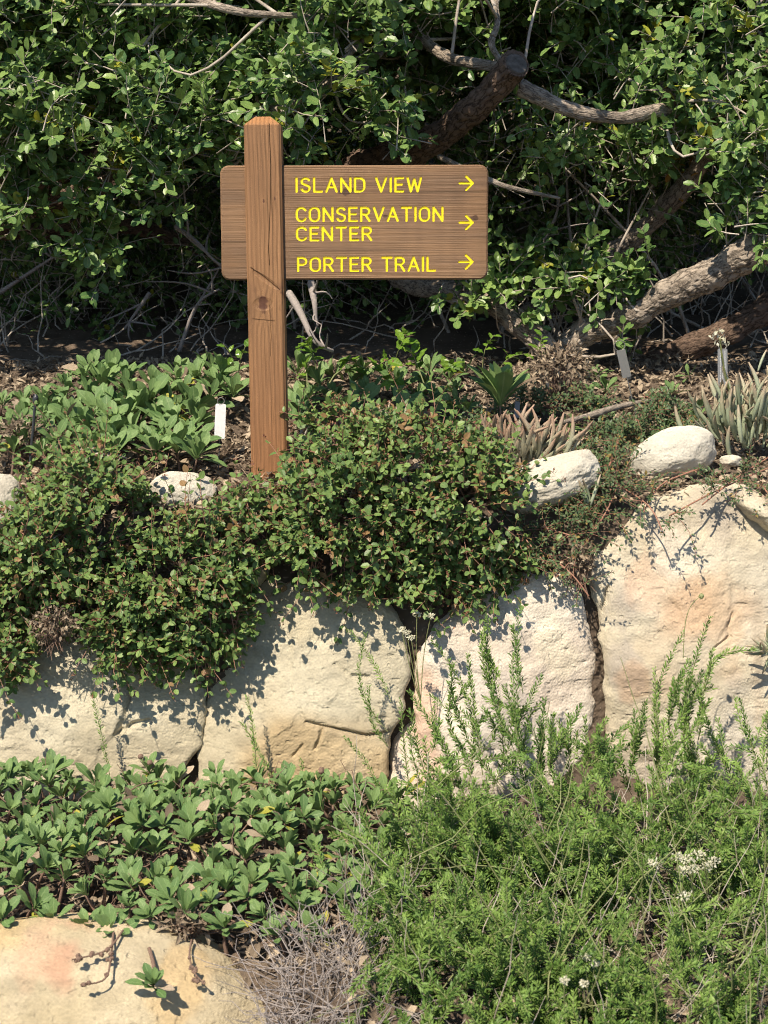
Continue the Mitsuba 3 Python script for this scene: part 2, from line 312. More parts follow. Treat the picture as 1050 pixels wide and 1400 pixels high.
# ------------------------------------------------------------------ stones
def stone(name, outline, rows, Ys, label, mat, seed, depth=.24, bulge=.015, edge=.024, rough=.022, cracks=(), nb=280, nt=64, ledge=()):
    """a wall stone whose face has this outline; its face leans from Ys[1] at the bottom row to Ys[0] at the top row"""
    yl = lambda py: np.interp(py, rows, Ys)
    w = np.array([at(px, py, float(yl(py))) for px, py in outline])
    b = resample(smooth_poly(w, 2), nb, closed=True)
    c = np.asarray(shapely.Polygon(b[:, [0, 2]]).representative_point().coords[0]) * .0 + np.array(shapely.Polygon(b[:, [0, 2]]).centroid.coords[0])
    c = np.array([c[0], np.interp(c[1], np.sort(b[:, 2]), b[np.argsort(b[:, 2]), 1]), c[1]])
    t = np.r_[np.linspace(.015, .8, int(nt * .68)), np.linspace(.8, 1, nt - int(nt * .68) + 1)[1:]]
    V = c + (b[None] - c) * t[:, None, None]
    tt = np.broadcast_to(t[:, None], V.shape[:2])
    q = V * [1, 0, 1] + [seed * 3.7, seed, 0]
    jag = (meshkit.fbm(q * 16, 3, seed=seed)[..., None] - .5) * .035 * tt[..., None] ** 3
    V = V + jag * nrm(V - c)
    size = np.linalg.norm(b - c, axis=1)[None]
    e = np.clip(1 - (1 - tt) * size / edge, 0, 1)
    y = edge * .8 * (1 - np.sqrt(np.maximum(1 - e ** 2, 0))) - bulge * (1 - tt ** 2)
    n1 = meshkit.fbm(q * 3.2, 3, seed=seed) - .5
    # flat facets: the highest of a few random planes
    rng = np.random.default_rng(seed)
    rel = (V - c)
    planes = np.stack([rel[..., 0] * rng.normal(0, .11) + rel[..., 2] * rng.normal(0, .11) + rng.normal(0, .012) for _ in range(6)])
    y = y + rough * 2.2 * n1 + .5 * planes.max(0) + .010 * (meshkit.fbm(q * 24, 4, seed=seed + 4) - .5) + .006 * np.abs(meshkit.fbm(q * [9, 9, 26], 3, seed=seed + 8) - .5)
    spall = meshkit.fbm(q * [4.5, 1, 6] + 3, 4, seed=seed + 11) * 7; k_ = np.floor(spall); y = y + .0026 * (k_ + np.clip((spall - k_ - .86) / .14, 0, 1))
    for pts, cd, cw in cracks:
        ln = LineString([at(px, py, float(yl(py)))[[0, 2]] for px, py in pts])
        d = shapely.distance(shapely.points(V[..., 0] + .006 * (meshkit.noise(q * 40) - .5) * 2, V[..., 2]), ln)
        y = y + cd * np.exp(-(d / cw) ** 2)
    for pts, lh in ledge:            # a step: the side above the line stands proud
        ln = [at(px, py, float(yl(py)))[[0, 2]] for px, py in pts]
        pg = Polygon(ln)
        P = shapely.points(V[..., 0] + .02 * (meshkit.noise(q * 25) - .5), V[..., 2] + .02 * (meshkit.noise(q * 25 + 7) - .5))
        ins = shapely.contains(pg, P); dd = shapely.distance(P, pg.boundary)
        y = y - lh * np.where(ins, np.clip(dd / .008, 0, 1), 0)
    V[..., 1] += y
    back = []
    for k, (g, sh) in enumerate(((.3, .99), (.7, .96), (1, .85))):
        r = V[-1].copy(); r[:, [0, 2]] = c[[0, 2]] + (r[:, [0, 2]] - c[[0, 2]]) * sh; r[:, 1] += depth * g; back.append(r)
    A = np.vstack([c[None] + [0, y[0].mean(), 0], V.reshape(-1, 3), np.vstack(back), c[None] + [0, depth + .1, 0]])
    A[0, 1] = V[0, :, 1].mean()
    rings = nt + 3
    f = [np.stack([np.zeros(nb, int), 1 + np.arange(nb), 1 + (np.arange(nb) + 1) % nb], 1)]
    j = np.arange(nb); j2 = (j + 1) % nb
    for k in range(rings - 1):
        a, b2 = 1 + k * nb, 1 + (k + 1) * nb
        f += [np.stack([a + j, b2 + j, b2 + j2], 1), np.stack([a + j, b2 + j2, a + j2], 1)]
    a = 1 + (rings - 1) * nb
    f.append(np.stack([a + j, np.full(nb, len(A) - 1), a + j2], 1))
    m = trimesh.Trimesh(A, np.vstack(f), process=False)
    if m.volume < 0: m.invert()
    return solid(name, mikit.ply(m, mat, smooth=38), label, 'stone')

stone('wall_stone', [(-70, 905), (30, 893), (95, 882), (150, 872), (205, 890), (268, 925), (284, 985), (266, 1030), (225, 1095), (120, 1105), (-70, 1110)], (870, 1100), (3.90, 3.80),
      'wide cream wall stone with a dark branching crack at the left end of the wall', 'sandstone', 1, bulge=.02,
      cracks=[([(150, 880), (158, 915), (178, 945), (172, 975), (160, 1003)], .013, .005), ([(160, 1003), (180, 990), (203, 986)], .014, .005)],
      ledge=[([(-90, 860), (150, 860), (160, 930), (176, 962), (158, 1003), (60, 1130), (-90, 1130)], .005)])
stone('wall_stone', [(300, 870), (345, 800), (400, 790), (470, 800), (538, 825), (562, 880), (558, 950), (534, 1010), (526, 1092), (450, 1110), (330, 1105), (258, 1095), (272, 1000), (290, 930)], (790, 1100), (3.92, 3.79),
      'smooth cream wall stone with a thin horizontal crack, under the shrub right of the post', 'sandstone', 2, bulge=.025, rough=.02,
      cracks=[([(420, 986), (445, 992), (470, 998), (500, 1006), (530, 1002)], .010, .0035), ([(442, 996), (432, 1022)], .009, .0035), ([(415, 1018), (400, 1034)], .007, .004), ([(458, 908), (480, 925), (505, 925)], .008, .004)],
      ledge=[([(395, 780), (560, 780), (560, 1004), (500, 1006), (460, 996), (420, 986), (395, 940)], .004)])
stone('wall_stone', [(584, 870), (635, 825), (690, 800), (745, 785), (795, 800), (812, 850), (818, 930), (812, 1000), (800, 1080), (760, 1130), (640, 1140), (585, 1120), (566, 1010), (564, 930)], (790, 1130), (3.90, 3.79),
      'whitish wall stone with pink tinges between the soil joint and the white flowers', 'white_sandstone', 3, bulge=.025)
stone('wall_stone', [(548, 1000), (575, 985), (590, 1030), (640, 1080), (640, 1120), (560, 1130), (520, 1110), (528, 1040)], (990, 1130), (3.86, 3.76),
      'small pinkish wedge stone at the foot of the wall', 'white_sandstone', 4, bulge=.02, nb=120, nt=30, edge=.04)
stone('wall_stone', [(800, 775), (840, 735), (870, 695), (930, 675), (1000, 668), (1060, 690), (1110, 760), (1120, 1000), (1090, 1110), (900, 1120), (840, 1090), (832, 1000), (828, 900), (818, 830)], (668, 1110), (3.96, 3.78),
      'largest wall stone, mottled tan with rusty and grey stains, right of the soil joint', 'mottled_sandstone', 5, bulge=.03, rough=.025, nb=320, nt=80,
      cracks=[([(980, 885), (995, 870), (1000, 840)], .008, .004), ([(825, 838), (832, 818), (835, 805)], .01, .004), ([(870, 700), (850, 730), (825, 755)], .015, .008)],
      ledge=[([(860, 690), (1000, 690), (1000, 850), (975, 888), (940, 860), (880, 745)], .004)])
stone('wall_stone', [(316, 790), (322, 762), (345, 752), (362, 770), (360, 810), (325, 815)], (750, 815), (3.93, 3.92),
      'small cream stone peeping out of the shrub below the post', 'sandstone', 6, nb=80, nt=20, edge=.05, bulge=.03)
stone('wall_stone', [(-30, 850), (20, 800), (70, 810), (110, 835), (120, 880), (40, 905), (-30, 900)], (800, 905), (3.95, 3.92),
      'tan stone half hidden behind the dry flower heads at the left', 'sandstone', 7, nb=120, nt=30, edge=.05)
stone('wall_stone', [(640, 770), (660, 700), (735, 708), (782, 716), (785, 745), (740, 756), (700, 800)], (700, 800), (4.0, 3.97),
      'tan block wedged under the pale flat stone beside the shrub', 'mottled_sandstone', 8, nb=120, nt=30, edge=.04, bulge=.02)
stone('wall_stone', [(1005, 690), (1020, 672), (1055, 680), (1090, 720), (1075, 745), (1045, 728)], (670, 745), (3.93, 3.9),
      'small tan stone on the top of the wall at the right edge', 'mottled_sandstone', 9, nb=100, nt=26, edge=.05, bulge=.04)

stone('wall_stone', [(1128, 760), (1160, 700), (1260, 680), (1380, 700), (1420, 800), (1410, 1000), (1380, 1110), (1180, 1115), (1130, 1040)], (680, 1115), (3.96, 3.80),
      'cream wall stone just beyond the right edge', 'sandstone', 10, nb=160, nt=36)
stone('wall_stone', [(-400, 800), (-330, 760), (-200, 780), (-90, 840), (-78, 960), (-85, 1100), (-250, 1115), (-390, 1090)], (760, 1115), (3.94, 3.80),
      'cream wall stone just beyond the left edge', 'mottled_sandstone', 11, nb=160, nt=36)

BOULDERS = {}
def boulder(name, c, r, label, mat, seed, yaw=0, tilt=0, flat=.6, sub=5, amp=.16):
    m = trimesh.creation.icosphere(subdivisions=sub, radius=1)
    v = np.sign(m.vertices) * np.abs(m.vertices) ** .85
    n = nrm(v)
    v = v * (1 + amp * 2 * (meshkit.fbm(n * 1.3 + seed * 5.1, 3, seed=seed)[:, None] - .5) + amp * .5 * (meshkit.fbm(n * 5 + seed, 3, seed=seed)[:, None] - .5))
    rng = np.random.default_rng(seed)
    for _ in range(7):                       # knock off a few flat faces
        d = nrm(rng.normal(size=3)); h = rng.uniform(.75, .92); k = np.maximum(v @ d - h, 0)
        v = v - d * k[:, None] * flat
    v = v * r
    v = v + nrm(v) * (.006 * (meshkit.fbm(v * 30, 3, seed=seed)[:, None] - .5))
    R = trimesh.transformations.euler_matrix(math.radians(tilt), 0, math.radians(yaw))[:3, :3]
    R2 = trimesh.transformations.rotation_matrix(math.radians(tilt), [0, 1, 0])[:3, :3]
    R1 = trimesh.transformations.rotation_matrix(math.radians(yaw), [0, 0, 1])[:3, :3]
    m = trimesh.Trimesh(v @ (R2 @ R1).T + c, m.faces, process=False)
    key = solid(name, mikit.ply(m, mat, smooth=40), label, 'boulder'); BOULDERS[key] = m
    return key
def on_boulder(px, py, lift, key='boulder_005'):
    """a point this far off the boulder's face"""
    m = BOULDERS[key]; x, y, w = project(m.vertices); near = np.where((np.hypot(x - px, y - py) < 12) & (m.vertex_normals @ FWD < 0))[0]
    if not len(near): near = np.array([np.argmin(np.hypot(x - px, y - py))])
    Y = np.median(m.vertices[near, 1])
    return at(px, py, float(Y) - lift)

boulder('boulder', at(918, 622, 4.22), (.116, .10, .068), 'pale oval boulder above the largest wall stone at the right', 'pale_boulder', 31, tilt=-20, flat=.3, amp=.10)
boulder('boulder', at(746, 660, 4.05), (.150, .10, .058), 'pale flat boulder below the pinkish finger-leaved succulent', 'pale_boulder', 32, tilt=-20, flat=.4)
boulder('boulder', at(250, 672, 4.10), (.088, .07, .05), 'small cream boulder behind the shrub left of the post', 'pale_boulder', 33, tilt=4)
boulder('boulder', at(-6, 688, 4.04), (.072, .08, .075), 'white boulder at the left edge beside the shrub', 'pale_boulder', 34)
boulder('boulder', at(110, 680, 4.16), (.05, .05, .035), 'small white boulder glimpsed through the left shrub', 'pale_boulder', 35, sub=4)
boulder('boulder', at(110, 1455, 3.0), (.47, .24, .285), 'big tan boulder with a red stain in the bottom left corner', 'stained_sandstone', 36, tilt=9, flat=.45, sub=6, amp=.12)
boulder('boulder', at(322, 1114, 3.68), (.034, .04, .034), 'small tan stone among the lower rosettes below the wall', 'sandstone', 37, sub=4)
boulder('boulder', at(1000, 630, 4.25), (.03, .03, .016), 'little flat pale stone right of the oval boulder', 'pale_boulder', 38, sub=4)
boulder('boulder', at(695, 350, 6.4), (.13, .12, .19), 'tall brown rock in the shade behind the trail sign', 'sandstone', 39, sub=4)

# ------------------------------------------------------------------ trail sign
sg = thing('trail_sign', 'brown wooden trail sign with yellow lettering and arrows on a square post', 'sign')
P0, P1 = at(369, 690, 4.20), at(358, 158, 4.20)            # axis of the post's front face
lean = nrm(P1 - P0); SX = np.array([1.0, 0, 0]); SX = nrm(SX - lean * (SX @ lean)); SY = np.cross(lean, SX)   # SY points away from the camera
def post_mesh():
    w, c = .0465, .006
    sec = Polygon([(-w + c, 0), (w - c, 0), (w, c), (w, 2 * w - c), (w - c, 2 * w), (-w + c, 2 * w), (-w, 2 * w - c), (-w, c)])
    h = np.linalg.norm(P1 - P0)
    m = trimesh.creation.extrude_polygon(sec, h + .25); m.apply_translation([0, 0, -.25])
    cut = manifold3d.Manifold(manifold3d.Mesh(np.array(m.vertices, np.float32), np.array(m.faces, np.uint32)))
    for nx, ny, off in ((.82, 0, 0), (-.82, 0, 0), (0, .82, 0), (0, -.82, 0)):        # four chamfers at the top
        n = nrm(np.array([nx, ny, 1.0])); p = np.array([0, w, h]) + np.array([np.sign(nx) * .019, np.sign(ny) * .019, 0])
        cut = cut.trim_by_plane((-n).tolist(), float(-n @ p))
    s = manifold3d.Manifold.sphere(1, 40).scale([.042, .0032, .0085]).rotate([0, 36, 0]).translate([.002, 0, h - .408])      # splintered grain above the knot
    cut = cut - s
    s = manifold3d.Manifold.sphere(1, 40).scale([.026, .0022, .017]).translate([-.007, 0, h - .468])
    cut = cut - s
    for (xa, za), (xb, zb), w_ in (((-.036, h - .376), (-.004, h - .398), .0022), ((-.004, h - .398), (.036, h - .432), .0022), ((-.034, h - .505), (.022, h - .511), .0016)):
        a = math.degrees(math.atan2(xb - xa, zb - za)); L = math.hypot(xb - xa, zb - za)
        cut = cut - manifold3d.Manifold.cube([w_, .014, L + .002], True).rotate([0, a, 0]).translate([(xa + xb) / 2, 0, (za + zb) / 2])
    slit = [(.018, h - .02), (.020, h - .12), (.016, h - .23), (.010, h - .33), (.012, h - .37)]
    for (xa, za), (xb, zb) in zip(slit[:-1], slit[1:]):
        a = math.degrees(math.atan2(xb - xa, zb - za)); L = math.hypot(xb - xa, zb - za)
        cut = cut - manifold3d.Manifold.cube([.0016, .016, L + .002], True).rotate([0, a, 0]).translate([(xa + xb) / 2, 0, (za + zb) / 2])
    slit = [(.010, h - .47), (.012, h - .55), (.009, h - .60)]
    for (xa, za), (xb, zb) in zip(slit[:-1], slit[1:]):
        a = math.degrees(math.atan2(xb - xa, zb - za)); L = math.hypot(xb - xa, zb - za)
        cut = cut - manifold3d.Manifold.cube([.0012, .012, L + .002], True).rotate([0, a, 0]).translate([(xa + xb) / 2, 0, (za + zb) / 2])
    k = cut.to_mesh()
    return trimesh.Trimesh(k.vert_properties[:, :3], k.tri_verts, process=False), h
pm, PH = post_mesh()
POST = np.eye(4); POST[:3, 0], POST[:3, 1], POST[:3, 2], POST[:3, 3] = SX, SY, lean, P0
BO = POST.copy(); BO[:3, 3] = at(484.5, 304.5, 4.217) + SY * 0
ang = math.radians(-.45)
c_, s_ = math.cos(ang), math.sin(ang)
BO[:3, 0], BO[:3, 2] = SX * c_ + lean * s_, -SX * s_ + lean * c_
def local(M):
    I = np.linalg.inv(M)
    return lambda p: [float(I[k, 0]) * p.x + float(I[k, 1]) * p.y + float(I[k, 2]) * p.z + float(I[k, 3]) for k in range(3)]
lp, lb = local(POST), local(BO)
def grain(u, v, w, knots, fine):
    """u along the grain, v across it: ring lines that flow round the knots"""
    bend, dark = mi.Float(0), mi.Float(0)
    for ku, kv, kr in knots:
        d2 = dr.square((u - ku) / (2.0 * kr)) + dr.square((v - kv) / kr) + 1.1 * (noise(u * 130, v * 130, ku * 9) - .5)
        bend += dr.select(v > kv, 1.0, -1.0) * kr * .9 * dr.exp(-d2 * .35)
        dark = dr.maximum(dark, 1 - smoothstep(.15, .8, d2))
    q = v + bend + .012 * (noise(u * 3, v * 6, w * 4) - .5) + .004 * (noise(u * 14, v * 9, 3) - .5)
    rings = dr.abs(2 * (q * fine - dr.floor(q * fine)) - 1)
    rings = smoothstep(.25, .95, rings) * (.5 + .8 * noise(q * fine * .5, u * 1.5, 7))
    fibre = noise(u * 22, v * 900, w * 900)
    return rings, fibre, dark
def post_col(p, n, uv):
    x, y, z = lp(p)
    r, f, k = grain(z, x, y, [(PH - .468, -.007, .015), (PH - .21, .0, .003), (PH - .205, .028, .003)], 95)
    c = mix((.22, .116, .056), (.29, .155, .073), noise(z * 6, x * 20, 2))
    c = mix(c, (.30, .14, .06), smoothstep(.55, .05, z) * .65)
    c = mix(c, (.36, .17, .065), smoothstep(PH - .03, PH - .012, z) * .9)
    c = c * (1 - .26 * r) * (.82 + .34 * f)
    c = mix(c, (.075, .030, .020), dr.maximum(k * .85, .75 * smoothstep(.55, .75, fbm(x * 40, z * 30, 5, 3)) * (1 - smoothstep(.0, .05, dr.abs(z - (PH - .45))))))
    return c
def board_col(p, n, uv):
    x, y, z = lb(p)
    r, f, k = grain(x, z, y, [(-.018, .078, .013), (.078, .016, .006), (.306, .011, .008)], 62)
    c = mix((.19, .108, .055), (.265, .158, .086), fbm(x * 3, z * 12, 1, 3))
    c = mix(c, (.15, .095, .06), smoothstep(.4, .8, noise(x * 5, z * 30, 9)) * .5)
    c = c * (1 - .13 * r) * (.86 + .26 * f)
    c = c * (.9 + .16 * noise(x * 55, z * 2.5, 4)) * (1 - .3 * smoothstep(.75, .95, noise(x * 2.2, z * 130, 21)))
    return mix(c, (.06, .032, .02), k * .85)
def wood(col, loc, along):
    def h(p, n, uv):
        q = loc(p)
        return noise(q[0] * (8 if along == 0 else 500), q[1] * 500, q[2] * (8 if along == 2 else 500))
    return {'type': 'twosided', 'm': {'type': 'bumpmap', 't': proc(h), 'scale': .0012, 'b': {'type': 'principled', 'base_color': proc(col), 'roughness': .62, 'specular': .3}}}
scene['post_wood'] = wood(post_col, lp, 2)
scene['board_wood'] = wood(board_col, lb, 0)
scene['yellow_paint'] = {'type': 'twosided', 'm': {'type': 'principled', 'roughness': .5, 'specular': .35,
                         'base_color': proc(lambda p, n, uv: mix((.80, .62, .012), (.86, .74, .02), noise(p.x * 300, p.y * 300, p.z * 300)))}}
pm.apply_transform(POST)
part(sg, 'post', mikit.ply(pm, 'post_wood'))
# routed single-stroke lettering; unit glyphs: height 1
def arc(cx, cy, rx, ry, a0, a1, n=12):
    a = np.radians(np.linspace(a0, a1, n)); return list(zip(cx + rx * np.cos(a), cy + ry * np.sin(a)))
GL = {
 'I': (.0, [[(0, 0), (0, 1)]]), 'L': (.5, [[(0, 1), (0, 0), (.5, 0)]]),
 'A': (.66, [[(0, 0), (.33, 1), (.66, 0)], [(.12, .34), (.54, .34)]]),
 'N': (.60, [[(0, 0), (0, 1), (.6, 0), (.6, 1)]]),
 'D': (.60, [[(0, 0), (0, 1), (.27, 1)] + arc(.27, .67, .33, .33, 90, 0, 7) + arc(.27, .33, .33, .33, 0, -90, 7) + [(0, 0)]]),
 'V': (.64, [[(0, 1), (.32, 0), (.64, 1)]]), 'E': (.50, [[(.5, 1), (0, 1), (0, 0), (.5, 0)], [(0, .52), (.42, .52)]]),
 'W': (.86, [[(0, 1), (.21, 0), (.43, .9), (.65, 0), (.86, 1)]]),
 'T': (.60, [[(0, 1), (.6, 1)], [(.3, 1), (.3, 0)]]),
 'C': (.58, [arc(.3, .68, .3, .32, 25, 180, 9) + arc(.3, .32, .3, .32, 180, 335, 9)]),
 'O': (.62, [arc(.31, .68, .31, .32, 0, 180, 12) + arc(.31, .32, .31, .32, 180, 360, 12) + [(.62, .68)]]),
 'S': (.54, [arc(.28, .745, .25, .255, 25, 200, 10) + [(.10, .60), (.44, .43)] + arc(.28, .265, .26, .265, 25, -160, 11)]),
 'R': (.56, [[(0, 0), (0, 1), (.28, 1)] + arc(.28, .75, .26, .25, 90, -90, 10) + [(0, .5)], [(.27, .5), (.56, 0)]]),
 'P': (.54, [[(0, 0), (0, 1), (.28, 1)] + arc(.28, .74, .26, .26, 90, -90, 10) + [(0, .48)]]),
}
def line_shape(text, x0, x1, z0, h, sw):
    adv = []; x = 0
    for ch in text:
        if ch == ' ': x += .48; continue
        wd, st = GL[ch]; adv.append((x, st)); x += wd + .30
    total = x - .30; k = (x1 - x0) / total
    out = []
    for xo, st in adv:
        out.append(shapely.union_all([LineString([(x0 + (xo + a) * k, z0 + b * h) for a, b in s]).buffer(sw, quad_segs=4) for s in st]))
    return out
pxm = 4.217 / F
bx = lambda px: (px - 483.5) * pxm
SW = .0032
def row(t, xa, xb, ra, rb):      # photo pixel extents of the strokes' centre lines, with the board's tilt taken out
    zc = (304.5 - rb) * pxm - bx((xa + xb) / 2) * 0
    return line_shape(t, bx(xa), bx(xb), (304.5 - rb) * pxm, (rb - ra) * pxm, SW)
texts = [row('ISLAND VIEW', 406, 573, 245.5, 263), row('CONSERVATION', 406, 602, 284.5, 302), row('CENTER', 406, 506, 310.5, 327.5), row('PORTER TRAIL', 407, 592, 351, 368.5)]
def arrow(cy, cx=634):
    x, z = bx(cx), (304.5 - cy) * pxm; a, h = .0165, .0165
    return shapely.union_all([LineString([(x - a, z), (x + a, z)]).buffer(SW, quad_segs=4), LineString([(x + a - h, z + h), (x + a, z), (x + a - h, z - h)]).buffer(SW, quad_segs=4)])
arrows = [arrow(252.5), arrow(304.5), arrow(357)]
def extrude(shape, y0, y1):
    """a shape in (x, z) as a solid from depth y0 to y1"""
    out = manifold3d.Manifold()
    for g in getattr(shape, 'geoms', [shape]):
        cs = manifold3d.CrossSection([np.array(g.exterior.coords)[:-1]] + [np.array(r.coords)[:-1] for r in g.interiors], manifold3d.FillRule.EvenOdd)
        out = out + cs.extrude(y1 - y0).rotate([90, 0, 0]).translate([0, y1, 0])
    return out
def tm(m):
    k = m.to_mesh(); return trimesh.Trimesh(k.vert_properties[:, :3], k.tri_verts, process=False)
bw, bh, bt = .339, .1435, .036
rect = shapely.box(-bw, -bh, bw, bh)
r1 = rect.buffer(-.022).buffer(.022, quad_segs=8); r0 = r1.buffer(-.004)
slab = manifold3d.Manifold.batch_hull([extrude(r0, 0, bt), extrude(r1, .004, bt - .004)])
cutter = manifold3d.Manifold()
for s in sum(texts, []) + arrows: cutter = cutter + extrude(s, -.01, .0050)
slab = slab - cutter
bm = tm(slab); bm.apply_transform(BO)
board = part(sg, 'board', mikit.ply(bm, 'board_wood'))
def groove(shape):      # the painted groove: a floor and walls that stop just under the face
    inner = shape.buffer(-.0012)
    m = extrude(shape.buffer(-.0002), .0012, .0049) - extrude(inner, .0010, .0027)
    m = tm(m); m.apply_transform(BO)
    return m
for t, s in zip(('ISLAND VIEW', 'CONSERVATION', 'CENTER', 'PORTER TRAIL'), texts):
    for ch, g in zip(t.replace(' ', ''), s): part(board, 'letter', mikit.ply(groove(g), 'yellow_paint'))
for s in arrows: part(board, 'arrow', mikit.ply(groove(s), 'yellow_paint'))

# ------------------------------------------------------------------ the trees: limbs, twigs, leaves
rng = np.random.default_rng(11)
big_leaf = [leaf_mesh(.62, 3, 'blunt', .25, .12), leaf_mesh(.52, 3, 'blunt', .35, .22), leaf_mesh(.70, 3, 'blunt', .15, -.1)]
def limb(parent, pts, mat='bark', n=110, sides=26, knob=.45, name='limb', label=None):
    """pts: (px, py, Y, width in px)"""
    w = [at(a, b, c) for a, b, c, d in pts]; r = [d / 2 * c / F for a, b, c, d in pts]
    v, f = tube_mesh(w, r, sides, knob, n, seed=len(scene) % 97)
    part(parent, name, mikit.ply((v, f), mat, smooth=True, uv=tube_uv(v, sides)), label=label)
    return catmull(np.array(w), 24)

tree1 = thing('spreading_tree', 'spreading evergreen tree with round leathery leaves above the trail sign and left of it', 'tree')
L1 = [limb(tree1, [(380, 262, 5.6, 48), (500, 232, 5.3, 46), (590, 196, 5.05, 41), (650, 146, 4.86, 38), (690, 108, 4.76, 37), (706, 88, 4.70, 36)], 'dark_bark', 170, 36, .5, 'trunk', 'dark trunk with a sawn grey end')]
end = at(706, 88, 4.70)
v, f = tube_mesh([end + nrm(at(706, 88, 4.70) - at(690, 108, 4.76)) * t for t in (-.012, 0, .006)], [.032, .034, .030], 22, .1, 6)
part(tree1, 'sawn_end', mikit.ply((v, f), 'cut_wood', smooth=40))
L1 += [limb(tree1, [(350, 172, 4.98, 17), (385, 152, 4.9, 18), (432, 130, 4.84, 17), (462, 108, 4.82, 15), (490, 98, 4.9, 14), (530, 60, 5.1, 12)])]
L1 += [limb(tree1, [(430, 132, 4.86, 10), (452, 112, 4.80, 9), (466, 86, 4.8, 8), (500, 50, 4.9, 7)])]
L1 += [limb(tree1, [(-80, 330, 5.5, 36), (0, 300, 5.4, 32), (90, 268, 5.3, 28), (180, 240, 5.22, 24), (275, 196, 5.12, 20), (330, 180, 5.1, 15)], 'dark_bark')]
L1 += [limb(tree1, [(-60, 270, 5.2, 42), (20, 250, 5.25, 40), (100, 232, 5.35, 34), (150, 205, 5.4, 30), (240, 150, 5.5, 22)], 'dark_bark')]
L1 += [limb(tree1, [(250, -6, 4.85, 12), (300, 10, 4.78, 11), (345, 20, 4.76, 10), (430, 22, 4.8, 9), (520, 40, 4.95, 8)], 'bark')]
L1 += [limb(tree1, [(560, 40, 5.1, 14), (610, 80, 4.95, 16), (645, 86, 4.85, 15), (690, 92, 4.78, 14)])]
L1 += [limb(tree1, [(690, 90, 4.78, 9), (668, 60, 4.78, 9), (682, 34, 4.8, 8), (676, 5, 4.85, 7), (690, -40, 5, 6)])]
L1 += [limb(tree1, [(-40, 312, 5.6, 26), (60, 318, 5.6, 24), (150, 300, 5.7, 22), (260, 330, 5.8, 18), (330, 380, 5.9, 14)], 'dark_bark')]
tree2 = thing('spreading_tree', 'sprawling evergreen tree with pale bent trunks low on the bed at the right', 'tree')
L2 = [limb(tree2, [(540, 380, 5.5, 26), (590, 394, 5.3, 28), (650, 404, 5.18, 31), (695, 428, 5.10, 33), (730, 455, 5.06, 32), (760, 490, 5.05, 30)], 'bark', 150, 34, .55, 'trunk')]
L2 += [limb(tree2, [(760, 486, 5.1, 34), (800, 452, 5.06, 37), (850, 440, 5.0, 37), (905, 412, 4.92, 38), (960, 378, 4.85, 40), (1050, 335, 4.75, 44), (1130, 290, 4.7, 46)], 'bark', 200, 36, .55, 'trunk')]
L2 += [limb(tree2, [(712, 120, 4.80, 24), (750, 140, 4.78, 21), (800, 156, 4.78, 20), (855, 164, 4.82, 19), (905, 148, 4.86, 18), (925, 152, 4.95, 18), (975, 165, 5.1, 18)])]
L2 += [limb(tree2, [(690, 452, 5.8, 30), (745, 418, 5.72, 28), (800, 370, 5.55, 26), (860, 330, 5.4, 27), (905, 290, 5.28, 27), (945, 245, 5.2, 25), (975, 195, 5.1, 23), (985, 150, 5.1, 20), (1000, 60, 5.2, 16)], 'bark')]
L2 += [limb(tree2, [(975, 166, 5.08, 14), (940, 158, 4.95, 15), (918, 140, 4.9, 14), (908, 118, 4.86, 13)], 'dark_bark')]
L2 += [limb(tree2, [(600, 214, 5.0, 7), (665, 245, 4.85, 8), (700, 258, 4.84, 7), (765, 271, 4.9, 4)])]
L2 += [limb(tree2, [(1060, 100, 4.9, 16), (1046, 70, 5, 16), (1040, 20, 5.1, 14)], 'dark_bark')]

# where the crown is: its lower edge (a height) along x, and its front
edge_px = np.array([-400, 0, 100, 180, 330, 450, 600, 700, 850, 950, 1050, 1500])
edge_row = np.array([250, 235, 230, 175, 150, 130, 85, 105, 125, 190, 250, 250])
ex = np.array([at(p, 300, 5.0)[0] for p in edge_px]); ez = np.array([at(525, r, 5.0)[2] for r in edge_row])
PRUNED = np.vstack([L1[0], L2[2][:14]])
def crown_clusters(n, seed, xr):
    r = np.random.default_rng(seed); out = []
    while len(out) < n:
        p = np.array([r.uniform(*xr), r.uniform(4.2, 6.9), r.uniform(1.9, 3.2)])
        low = np.interp(p[0], ex, ez) + .02 + .16 * (meshkit.noise(p[None] * 4.5)[0] - .5) + (p[1] - 5) * .04
        front = np.interp(p[0], [-1.2, .2, .6], [4.66, 4.68, 4.82]) + .24 * (meshkit.noise(p[None] * [4, 0, 4] + 9)[0] - .5) + .42 * (p[2] - 1.95)
        if p[2] < low or p[1] < front: continue
        if p[1] < 5.0 and (np.hypot(*(PRUNED - p)[:, [0, 2]].T) < .085).any(): continue     # cut back round the sawn trunk
        if r.random() > math.exp(-(p[1] - front) / (.36 if p[2] < 2.4 else .8)): continue
        out.append(p)
    return np.array(out)
